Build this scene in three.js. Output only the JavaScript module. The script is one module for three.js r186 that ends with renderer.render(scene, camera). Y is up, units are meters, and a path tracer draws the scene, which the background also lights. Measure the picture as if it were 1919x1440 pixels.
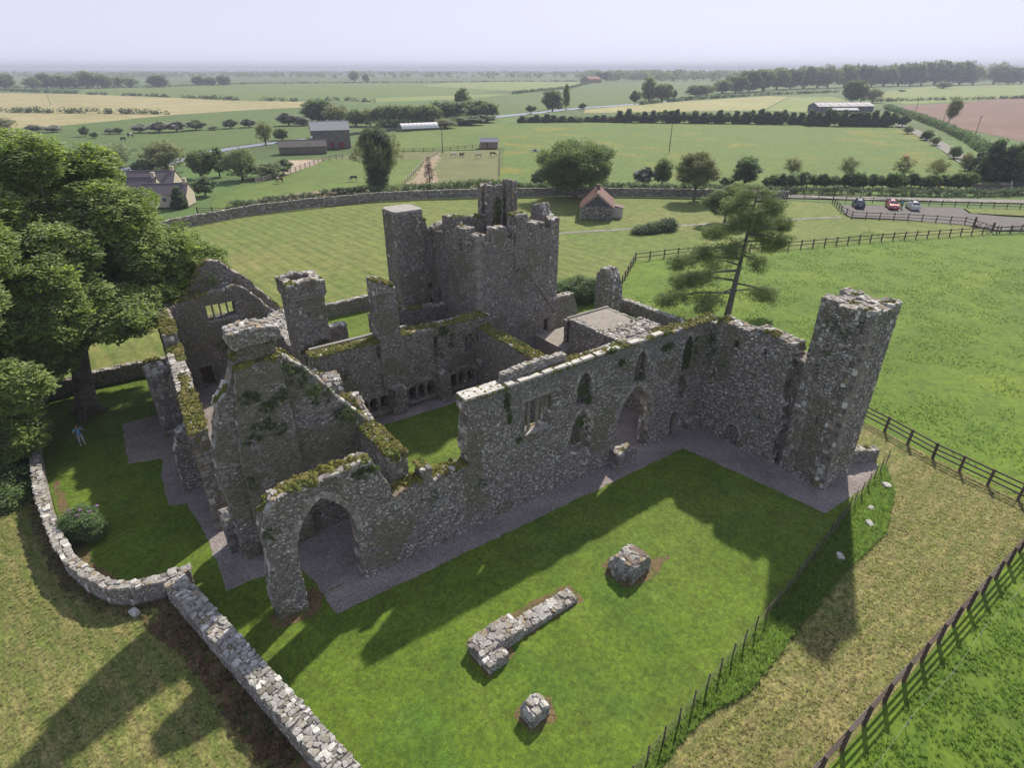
import * as THREE from 'three';
import { mergeGeometries, mergeVertices } from 'three/addons/utils/BufferGeometryUtils.js';
import { MarchingCubes } from 'three/addons/objects/MarchingCubes.js';

// ------------------------------------------------------------------ camera, sky, sun, haze, exposure
// world frame: x runs along the long church wall, -z runs away from it towards the cloister, metres; (a, b) below means x = a, z = -b
const scene = new THREE.Scene();
const camera = new THREE.PerspectiveCamera(65.48, 1024 / 769, 0.5, 30000);
camera.position.set(-2.96, 25, 24.16);
{ const p = THREE.MathUtils.degToRad(27.8), c = Math.cos(p), s = Math.sin(p);
  camera.lookAt(-2.96 + 0.5882 * c, 25 - s, 24.16 - 0.8087 * c); }
camera.updateMatrixWorld();
const renderer = new THREE.WebGLRenderer({ antialias: true });
renderer.toneMapping = THREE.LinearToneMapping;
renderer.toneMappingExposure = 1.15;
renderer.shadowMap.enabled = true;
const SUN = new THREE.Vector3(13.07, 13.05, -7.43).normalize();
{ const W = 512, Hh = 256, d = new Float32Array(W * Hh * 4);
  const hor = [0.665, 0.695, 0.85], mid = [0.42, 0.45, 0.55], zen = [0.255, 0.29, 0.39], low = [0.20, 0.24, 0.2];
  for (let j = 0; j < Hh; j++) for (let i = 0; i < W; i++) {
    const el = ((j + 0.5) / Hh - 0.5) * Math.PI, az = ((i + 0.5) / W - 0.5) * 2 * Math.PI;
    const x = Math.cos(el) * Math.cos(az), y = Math.sin(el), z = Math.cos(el) * Math.sin(az);
    const k = (j * W + i) * 4, cs = Math.max(0, x * SUN.x + y * SUN.y + z * SUN.z);
    const t1 = Math.min(1, Math.max(0, y) / 0.35), t2 = Math.min(1, Math.max(0, y - 0.35) / 0.65);
    const glow = 0.22 * Math.pow(cs, 6) + 0.10 * Math.pow(cs, 2);
    const s1 = t1 * t1 * (3 - 2 * t1);
    for (let c = 0; c < 3; c++) {
      let v = hor[c] + (mid[c] - hor[c]) * s1; v += (zen[c] - mid[c]) * t2;
      if (y < 0) v = hor[c] + (low[c] - hor[c]) * Math.min(1, -y * 6);
      d[k + c] = v + (y > -0.02 ? glow * [1, 0.98, 0.92][c] : 0);
    }
    d[k + 3] = 1;
  }
  const sky = new THREE.DataTexture(d, W, Hh, THREE.RGBAFormat, THREE.FloatType);
  sky.mapping = THREE.EquirectangularReflectionMapping; sky.magFilter = sky.minFilter = THREE.LinearFilter;
  sky.colorSpace = THREE.LinearSRGBColorSpace; sky.needsUpdate = true;
  scene.background = sky; scene.environment = sky; }
const sun = new THREE.DirectionalLight(new THREE.Color(1, 0.91, 0.74), 4.9);
sun.position.copy(SUN).multiplyScalar(300).add(new THREE.Vector3(20, 0, -20)); sun.target.position.set(20, 0, -20);
sun.castShadow = true; sun.shadow.radius = 2.5; sun.shadow.mapSize.set(4096, 4096);
Object.assign(sun.shadow.camera, { left: -140, right: 140, top: 140, bottom: -140, near: 1, far: 700 });
scene.add(sun, sun.target);
scene.fog = new THREE.FogExp2(new THREE.Color(0.76, 0.81, 1.0), 0.00030);

// ------------------------------------------------------------------ helpers
function rng(seed) { let s = seed >>> 0; return () => { s = (s + 0x6D2B79F5) >>> 0; let t = Math.imul(s ^ (s >>> 15), 1 | s); t = (t + Math.imul(t ^ (t >>> 7), 61 | t)) ^ t; return ((t ^ (t >>> 14)) >>> 0) / 4294967296; }; }
const lerp = (a, b, t) => a + (b - a) * t, clamp = (x, a = 0, b = 1) => Math.min(b, Math.max(a, x));
const PERM = (() => { const r = rng(11), p = new Float32Array(65536); for (let i = 0; i < 65536; i++) p[i] = r(); return p; })();
const hsh = (i, j) => PERM[((i & 255) << 8 | (j & 255)) ^ ((i >> 8) * 7919 & 65535)];
function vn(x, y, per = 0) {
  let i = Math.floor(x), j = Math.floor(y); const fx = x - i, fy = y - j, u = fx * fx * (3 - 2 * fx), v = fy * fy * (3 - 2 * fy);
  let i1 = i + 1, j1 = j + 1; if (per) { i = ((i % per) + per) % per; j = ((j % per) + per) % per; i1 = ((i1 % per) + per) % per; j1 = ((j1 % per) + per) % per; }
  const a = hsh(i, j), b = hsh(i1, j), c = hsh(i, j1), d = hsh(i1, j1);
  return a + (b - a) * u + (c - a) * v + (a - b - c + d) * u * v;
}
function fbm(x, y, o = 4, per = 0) { let s = 0, w = 0.5, t = 0; for (let k = 0; k < o; k++) { s += w * vn(x + k * 17.3 * (per ? 0 : 1), y + k * 9.1 * (per ? 0 : 1), per); t += w; x *= 2; y *= 2; if (per) per *= 2; w *= 0.5; } return s / t; }
const taken = {};
function numbered(n) { const k = taken[n] = (taken[n] ?? -1) + 1; return k ? n + '_' + String(k).padStart(3, '0') : n; }
const lin = (r, g, b) => new THREE.Color().setRGB(r, g, b);
function tag(o, label, category, group) { o.userData.label = label; o.userData.category = category; if (group) o.userData.group = group; return o; }
function thing(name, label, category, [a, b] = [0, 0], turn = 0, group, h = 0) {
  const o = new THREE.Group(); o.name = numbered(name); o.position.set(a, h, -b); o.rotation.y = turn; scene.add(o); tag(o, label, category, group); o.userData.kind = 'thing'; return o;
}
function mesh(name, geo, mat, parent) { const m = new THREE.Mesh(geo, mat); m.name = name; m.castShadow = m.receiveShadow = true; parent.add(m); return m; }
function structure(name, geo, mat) { const m = mesh(numbered(name), geo, mat, scene); m.userData.kind = 'structure'; return m; }
function instanced(name, geo, mat, list, parent, kind = 'stuff') {       // list of {m: Matrix4, c: Color}
  if (!list.length) return null;
  const im = new THREE.InstancedMesh(geo, mat, list.length); im.name = name; im.castShadow = im.receiveShadow = true;
  list.forEach((e, i) => { im.setMatrixAt(i, e.m); im.setColorAt(i, e.c); });
  if (kind) im.userData.kind = kind; parent.add(im); return im;
}
function tex(w, h, fn, { srgb = true, rep } = {}) {                        // fn(u, v, out) -> out[0..2] in 0..1 linear when srgb
  const d = new Uint8Array(w * h * 4), o = [0, 0, 0], g = x => { x = clamp(x); return 255 * (x <= 0.0031308 ? 12.92 * x : 1.055 * Math.pow(x, 1 / 2.4) - 0.055); };
  const lut = new Uint8Array(4097); for (let i = 0; i < 4097; i++) lut[i] = srgb ? Math.round(g(i / 4096)) : Math.round(255 * i / 4096);
  for (let j = 0; j < h; j++) for (let i = 0; i < w; i++) { fn((i + 0.5) / w, (j + 0.5) / h, o); const k = (j * w + i) * 4; for (let c = 0; c < 3; c++) d[k + c] = lut[Math.round(clamp(o[c]) * 4096)]; d[k + 3] = 255; }
  const t = new THREE.DataTexture(d, w, h, THREE.RGBAFormat); if (srgb) t.colorSpace = THREE.SRGBColorSpace;
  t.wrapS = t.wrapT = THREE.RepeatWrapping; t.magFilter = THREE.LinearFilter; t.minFilter = THREE.LinearMipmapLinearFilter; t.generateMipmaps = true; t.anisotropy = 8;
  if (rep) t.repeat.set(rep, rep); t.needsUpdate = true; return t;
}
const std = (c, o = {}) => new THREE.MeshStandardMaterial({ color: c, roughness: 0.95, metalness: 0, ...o });
const xform = (geo, p, r = [0, 0, 0], s = [1, 1, 1]) => geo.applyMatrix4(new THREE.Matrix4().compose(new THREE.Vector3(...p), new THREE.Quaternion().setFromEuler(new THREE.Euler(...r)), new THREE.Vector3(...s)));
const box = (w, h, d, p = [0, 0, 0], r) => xform(new THREE.BoxGeometry(w, h, d), p, r);
const bake = (...gs) => mergeGeometries(gs.map(g => { const q = g.index ? g.toNonIndexed() : g; for (const k of Object.keys(q.attributes)) if (!['position', 'normal', 'uv'].includes(k)) q.deleteAttribute(k); return q; }));

// ------------------------------------------------------------------ surface materials
function spread(n, r) { return lerp(1 - r, 1 + r, n); }
// mown lawn, one texture over the whole enclosure (66 m), so that nothing repeats
const lawnMap = tex(2048, 2048, (u, v, o) => {
  const x = u * 66, y = v * 66, big = fbm(x * 0.11, y * 0.11, 3), mid = fbm(x * 0.9 + 40, y * 0.9, 3), fine = fbm(x * 6 + 3, y * 6, 3), bl = vn(x * 31, y * 31);
  let r = 0.090, g = 0.150, b = 0.010; const k = spread(mid, 0.22) * spread(fine, 0.46) * spread(bl, 0.40);
  const dry = clamp((big - 0.50) * 3.2) * 0.5 + clamp((mid - 0.62) * 3) * 0.35; r = lerp(r, 0.125, dry); g = lerp(g, 0.168, dry); b = lerp(b, 0.034, dry);
  const dark = clamp((fbm(x * 0.45 + 9, y * 0.45 + 70, 3) - 0.55) * 4) * 0.45; r = lerp(r, 0.045, dark); g = lerp(g, 0.12, dark);
  const spot = vn(x * 9 + 7, y * 9 + 3) > 0.93 && fine > 0.55 ? 0.6 : 1; o[0] = r * k * spot; o[1] = g * k * spot; o[2] = b * k;
});
const lawnBump = tex(1024, 1024, (u, v, o) => { o[0] = o[1] = o[2] = 0.5 * fbm(u * 64, v * 64, 3, 64) + 0.5 * vn(u * 256, v * 256, 256); }, { srgb: false });
const lawnMat = std(0xffffff, { map: lawnMap, bumpMap: lawnBump, bumpScale: 0.03 });
// cut hay: pale swathes along the rows
function hayTex(size, metres, ang, row, green) {
  const ca = Math.cos(ang), sa = Math.sin(ang);
  return tex(size, size, (u, v, o) => {
    const X = u * metres, Y = v * metres, x = X * ca + Y * sa, y = -X * sa + Y * ca;
    const wob = fbm(X * 0.15, Y * 0.15, 2) * 1.4, big = fbm(X * 0.12 + 30, Y * 0.12, 3);
    const straw = fbm(x * 1.1, y * 5.5, 3), fine = vn(x * 9, y * 22), lump = fbm(X * 2.6, Y * 2.6 + 5, 3);
    const rows = 0.5 + 0.5 * Math.sin((y + wob) * 6.283 / row);
    let t = clamp(0.42 + (straw - 0.5) * 1.5 + (Math.pow(rows, 3) - 0.3) * 0.30 + (big - 0.5) * 0.9 - green);
    const k = spread(fine, 0.42) * spread(lump, 0.32) * spread(vn(X * 14, Y * 14), 0.28);
    o[0] = lerp(0.108, 0.225, t) * k; o[1] = lerp(0.135, 0.195, t) * k; o[2] = lerp(0.030, 0.080, t) * k;
  });
}
const hayBump = tex(1024, 1024, (u, v, o) => { o[0] = o[1] = o[2] = fbm(u * 40, v * 40, 4, 40); }, { srgb: false });
const hayNear = std(0xffffff, { map: hayTex(2048, 60, 1.78, 1.5, 0.06), bumpMap: hayBump, bumpScale: 0.12 });
const hayStrip = std(0xffffff, { map: hayTex(2048, 60, 0.07, 1.7, -0.02), bumpMap: hayBump, bumpScale: 0.06 });
const hayField = std(0xffffff, { map: tex(2048, 2048, (u, v, o) => {
  const X = u * 140, Y = v * 140, y = X * 0.99 + Y * 0.10, x = -X * 0.10 + Y * 0.99;
  const wob = fbm(X * 0.05, Y * 0.05, 2) * 4, rows = 1 - Math.pow(0.5 + 0.5 * Math.sin((y + wob * 0.4) * 6.283 / 1.9), 4), big = fbm(X * 0.045, Y * 0.045, 3), str = fbm(x * 0.35, y * 2.6, 3), fine = vn(X * 6, Y * 6), l = fbm(X * 1.2, Y * 1.2, 3);
  const st = 1 - clamp((X - 100) / 40), t = clamp(0.34 + (rows - 0.6) * 0.34 * st + (big - 0.5) * 1.1 + (str - 0.5) * 0.9), k = spread(fine, 0.2) * spread(l, 0.34) * (1 - 0.10 * st * (1 - rows));
  o[0] = lerp(0.102, 0.200, t) * k; o[1] = lerp(0.160, 0.198, t) * k; o[2] = lerp(0.022, 0.062, t) * k;
}), bumpMap: hayBump, bumpScale: 0.06 });
// grazed meadow with tussocks
const meadowMap = tex(2048, 2048, (u, v, o) => {
  const X = u * 70, Y = v * 70, big = fbm(X * 0.12, Y * 0.12, 3), tus = fbm(X * 1.25 + 5, Y * 1.25, 3), fine = fbm(X * 5, Y * 5, 3), bl = vn(X * 28, Y * 28);
  const d = clamp((tus - 0.5) * 4), k = spread(fine, 0.36) * spread(bl, 0.22) * spread(big, 0.25), y = clamp((big - 0.55) * 4) * 0.5;
  o[0] = (lerp(0.104, 0.076, d) + 0.035 * y) * k; o[1] = (lerp(0.176, 0.142, d) + 0.01 * y) * k; o[2] = lerp(0.013, 0.011, d) * k;
});
const meadowMat = std(0xffffff, { map: meadowMap, bumpMap: hayBump, bumpScale: 0.12 });
const gravelMap = tex(1024, 1024, (u, v, o) => {
  const a = vn(u * 200, v * 200, 200), b = vn(u * 380, v * 380, 380), m = fbm(u * 6, v * 6, 5, 6), k = spread(a, 0.36) * spread(b, 0.28) * spread(m, 0.42);
  o[0] = 0.245 * k; o[1] = 0.215 * k; o[2] = 0.215 * k;
}, { rep: 1 });
const gravelBump = tex(1024, 1024, (u, v, o) => { o[0] = o[1] = o[2] = vn(u * 200, v * 200, 200); }, { srgb: false });
const gravelMat = std(0xffffff, { map: gravelMap, bumpMap: gravelBump, bumpScale: 0.02 });
const soilMat = std(0xffffff, { map: tex(512, 512, (u, v, o) => { const f = fbm(u * 24, v * 24, 4, 24), g = vn(u * 130, v * 130, 130), k = spread(f, 0.5) * spread(g, 0.35); const t = clamp((fbm(u * 9 + 3, v * 9, 3, 9) - 0.45) * 4); o[0] = lerp(0.150, 0.105, t) * k; o[1] = lerp(0.105, 0.120, t) * k; o[2] = lerp(0.052, 0.030, t) * k; }), bumpMap: hayBump, bumpScale: 0.04 });

// sheet of ground: polygon of [a, b], height y, uv in metres / tile
const dens = (pts, step = 6) => { const r = []; for (let i = 0; i < pts.length; i++) { const p = pts[i], q = pts[(i + 1) % pts.length], n = Math.max(1, Math.round(Math.hypot(q[0] - p[0], q[1] - p[1]) / step)); for (let k = 0; k < n; k++) r.push([lerp(p[0], q[0], k / n), lerp(p[1], q[1], k / n)]); } return r; };
function polyGeo(pts, y, tile, [ou, ov] = [0, 0], holes = []) {
  const s = new THREE.Shape(pts.map(p => new THREE.Vector2(p[0], p[1]))); for (const h of holes) s.holes.push(new THREE.Path(h.map(p => new THREE.Vector2(p[0], p[1]))));
  const g = new THREE.ShapeGeometry(s), P = g.attributes.position, U = g.attributes.uv;
  for (let i = 0; i < P.count; i++) U.setXY(i, (P.getX(i) - ou) / tile, (P.getY(i) - ov) / tile);
  g.rotateX(-Math.PI / 2); g.translate(0, y, 0); return g;
}
const wobble = (pts, amp, step, seed) => { const r = rng(seed); return dens(pts, step).map(p => [p[0] + (r() - 0.5) * amp, p[1] + (r() - 0.5) * amp]); };

// ------------------------------------------------------------------ masonry: real stones set into a mortar core
const stoneGeos = [0, 1, 2, 3].map(k => {
  const r = rng(100 + k), g = mergeVertices((() => { const b = new THREE.BoxGeometry(1, 1, 1, 2, 2, 2); b.deleteAttribute('normal'); b.deleteAttribute('uv'); return b; })()), P = g.attributes.position;
  for (let i = 0; i < P.count; i++) {
    let x = P.getX(i) * 2, y = P.getY(i) * 2, z = P.getZ(i) * 2; const n = Math.abs(x) + Math.abs(y) + Math.abs(z), f = n > 2.5 ? 0.84 : n > 1.5 ? 0.93 : 1;
    x *= f + (r() - 0.5) * 0.17; y *= f + (r() - 0.5) * 0.17; z *= f + (r() - 0.5) * 0.14; P.setXYZ(i, x / 2, y / 2, z / 2);
  }
  const q = g.toNonIndexed(); q.computeVertexNormals();
  const N = q.attributes.normal, Q = q.attributes.position, uv = new Float32Array(Q.count * 2);
  for (let i = 0; i < Q.count; i++) { const ax = Math.abs(N.getX(i)), ay = Math.abs(N.getY(i)), az = Math.abs(N.getZ(i)); const [s, t] = az >= ax && az >= ay ? [Q.getX(i), Q.getY(i)] : ay >= ax ? [Q.getX(i), Q.getZ(i)] : [Q.getZ(i), Q.getY(i)]; uv[2 * i] = s + 0.5 + k * 0.37; uv[2 * i + 1] = t + 0.5 + k * 0.21; }
  q.setAttribute('uv', new THREE.BufferAttribute(uv, 2)); return q;
});
const stoneMap = tex(256, 256, (u, v, o) => { const f = fbm(u * 6, v * 6, 4, 6), s = vn(u * 22, v * 22, 22), l = fbm(u * 5 + 3, v * 5 + 1, 3, 5); let k = spread(f, 0.3) * spread(s, 0.2); if (l > 0.62 && s > 0.35) k *= 1.7; o[0] = 0.62 * k; o[1] = 0.62 * k; o[2] = 0.61 * k; });
const stoneMat = std(0xffffff, { map: stoneMap, roughness: 0.97 });
const coreMat = std(0xffffff, { map: tex(1024, 1024, (u, v, o) => { const f = fbm(u * 10, v * 10, 5, 10), s = vn(u * 90, v * 150, 150 * 0 + 0), l = fbm(u * 32 + 5, v * 40, 3); let k = spread(f, 0.4) * spread(s, 0.3); if (l > 0.64) k *= 1.5; o[0] = 0.150 * k; o[1] = 0.138 * k; o[2] = 0.132 * k; }, { rep: 0.25 }), bumpMap: hayBump, bumpScale: 0.03 });
const plasterMat = std(0xffffff, { map: coreMat.map });
// stone tones: plain, weathered, ochre, pale limestone, white lichen
const TONE = [lin(0.178, 0.166, 0.161), lin(0.122, 0.113, 0.111), lin(0.246, 0.232, 0.226), lin(0.230, 0.190, 0.145), lin(0.29, 0.285, 0.285), lin(0.46, 0.46, 0.46), lin(0.13, 0.13, 0.06)];
const PAL = {
  rubble: [0.28, 0.22, 0.20, 0.05, 0.11, 0.12, 0.02],
  dark: [0.34, 0.18, 0.26, 0.08, 0.08, 0.03, 0.03],
  tower: [0.34, 0.18, 0.26, 0.06, 0.10, 0.03, 0.03],
  speck: [0.26, 0.26, 0.16, 0.05, 0.11, 0.14, 0.02],
  top: [0.14, 0.05, 0.22, 0.12, 0.28, 0.15, 0.04],
  white: [0.06, 0.03, 0.20, 0.09, 0.42, 0.20, 0.00],
};
function toneOf(pal, r, patch) {
  let k = r(), acc = 0, i = 0; const w = PAL[pal];
  for (i = 0; i < 7; i++) { let f = w[i]; if (i >= 4 && i < 6) f *= 0.35 + 1.5 * patch; acc += f; if (k < acc) break; }
  if (i > 6) i = 0; const c = TONE[i].clone(), f = 0.78 + 0.44 * r(); return c.multiplyScalar(1.1 * f / 0.62).lerp(lin(c.r * 1.1, c.g, c.b * 0.9), r() * 0.3);
}
const mossGeo = (() => { const g = mergeVertices(new THREE.IcosahedronGeometry(0.5, 2).deleteAttribute('uv').deleteAttribute('normal')), P = g.attributes.position, r = rng(5); for (let i = 0; i < P.count; i++) { const f = 0.75 + r() * 0.5; P.setXYZ(i, P.getX(i) * f, P.getY(i) * f, P.getZ(i) * f); } const q = g.toNonIndexed(); q.computeVertexNormals(); return q; })();
const mossMat = std(0xffffff, { roughness: 1 });
const MOSS = [lin(0.150, 0.142, 0.030), lin(0.118, 0.126, 0.026), lin(0.165, 0.150, 0.046), lin(0.092, 0.112, 0.022)];
function leafClump(n, R, len, wid, seed, droop = 0) {                     // n leaves, each a bent diamond of 2 triangles
  const r = rng(seed), pos = [];
  for (let i = 0; i < n; i++) {
    const th = r() * 6.283, ph = Math.acos(2 * r() - 1), rad = R * Math.cbrt(r());
    const c = new THREE.Vector3(Math.sin(ph) * Math.cos(th), Math.cos(ph) * 0.8, Math.sin(ph) * Math.sin(th)).multiplyScalar(rad);
    const d = new THREE.Vector3(r() - 0.5, (r() - 0.5) * 0.5 - droop * 0.6, r() - 0.5).normalize(), s = new THREE.Vector3(-d.z, (r() - 0.5) * 0.9, d.x).normalize(), up = new THREE.Vector3().crossVectors(d, s);
    const L = len * (0.7 + 0.6 * r()), w = wid * (0.7 + 0.6 * r()), f = up.multiplyScalar(w * 0.25);
    const A = c.clone().addScaledVector(d, -L / 2), C = c.clone().addScaledVector(d, L / 2), B = c.clone().addScaledVector(s, w / 2).add(f), D = c.clone().addScaledVector(s, -w / 2).add(f);
    for (const q of [A, B, C, A, C, D]) pos.push(q.x, q.y, q.z);
  }
  const g = new THREE.BufferGeometry(); g.setAttribute('position', new THREE.Float32BufferAttribute(pos, 3)); g.computeVertexNormals(); return g;
}
const leafMat = new THREE.MeshPhysicalMaterial({ color: 0xffffff, roughness: 1, transmission: 0.55, thickness: 0, side: THREE.DoubleSide });
const ivyGeo = leafClump(16, 0.16, 0.13, 0.10, 77);
const tuftGeo = (() => { const r = rng(8), pos = []; for (let i = 0; i < 14; i++) { const th = r() * 6.283, rad = r() * 0.11, x = Math.cos(th) * rad, z = Math.sin(th) * rad, h = 0.16 + r() * 0.20, lx = (r() - 0.5) * 0.24, lz = (r() - 0.5) * 0.24, w = 0.018, ca = Math.cos(th + 1) * w, sa = Math.sin(th + 1) * w; pos.push(x - ca, 0, z - sa, x + ca, 0, z + sa, x + lx, h, z + lz); } const g = new THREE.BufferGeometry(); g.setAttribute('position', new THREE.Float32BufferAttribute(pos, 3)); g.setAttribute('normal', new THREE.Float32BufferAttribute(pos.map((v, i) => i % 3 === 1 ? 1 : 0), 3)); return g; })();
const M4 = THREE.Matrix4, V3 = THREE.Vector3;
const compose = (p, e, s) => new M4().compose(p, new THREE.Quaternion().setFromEuler(e), s);

const inPoly = (P, x, y) => { let c = false; for (let i = 0, j = P.length - 1; i < P.length; j = i++) { const a = P[i], b = P[j]; if ((a[1] > y) !== (b[1] > y) && x < (b[0] - a[0]) * (y - a[1]) / (b[1] - a[1]) + a[0]) c = !c; } return c; };
const area = P => { let s = 0; for (let i = 0, j = P.length - 1; i < P.length; j = i++) s += (P[j][0] - P[i][0]) * (P[j][1] + P[i][1]); return s / 2; };
function ragged(pts, step, amp, seed) {                                    // breaks a polyline into uneven steps
  const r = rng(seed), out = [pts[0]];
  for (let i = 0; i + 1 < pts.length; i++) { const p = pts[i], q = pts[i + 1], L = Math.hypot(q[0] - p[0], q[1] - p[1]), n = Math.max(1, Math.round(L / step)); for (let k = 1; k <= n; k++) { const t = k / n, e = k === n && i + 2 === pts.length ? 0 : 1; out.push([lerp(p[0], q[0], t) + e * (r() - 0.5) * amp, lerp(p[1], q[1], t) + e * (r() - 0.5) * amp]); } }
  return out;
}
function arch(x0, x1, y0, spring, apex, n = 9) {                           // pointed opening as a closed path
  const hw = (x1 - x0) / 2, rise = apex - spring, R = (hw * hw + rise * rise) / (2 * hw), aMax = Math.atan2(rise, R - hw), L = [], Rr = [];
  for (let k = 0; k <= n; k++) { const t = aMax * k / n; L.push([x0 + R - R * Math.cos(t), spring + R * Math.sin(t)]); Rr.push([x1 - R + R * Math.cos(t), spring + R * Math.sin(t)]); }
  Rr.pop(); return [[x0, y0], ...L, ...Rr.reverse(), [x1, y0]];
}
const rect = (x0, x1, y0, y1) => [[x0, y0], [x0, y1], [x1, y1], [x1, y0]];
const singles = {};
function singleMat(c) { const l = (c.r + c.g + c.b) / 3, q = Math.max(0.1, Math.round(l * 14) / 14), w = c.r > c.b * 1.12 ? 1 : 0, k = q + '_' + w; return singles[k] || (singles[k] = std(lin(q * (1 + 0.05 * w), q * 0.985, q * (0.97 - 0.09 * w)), { map: stoneMap, roughness: 0.97 })); }
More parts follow.
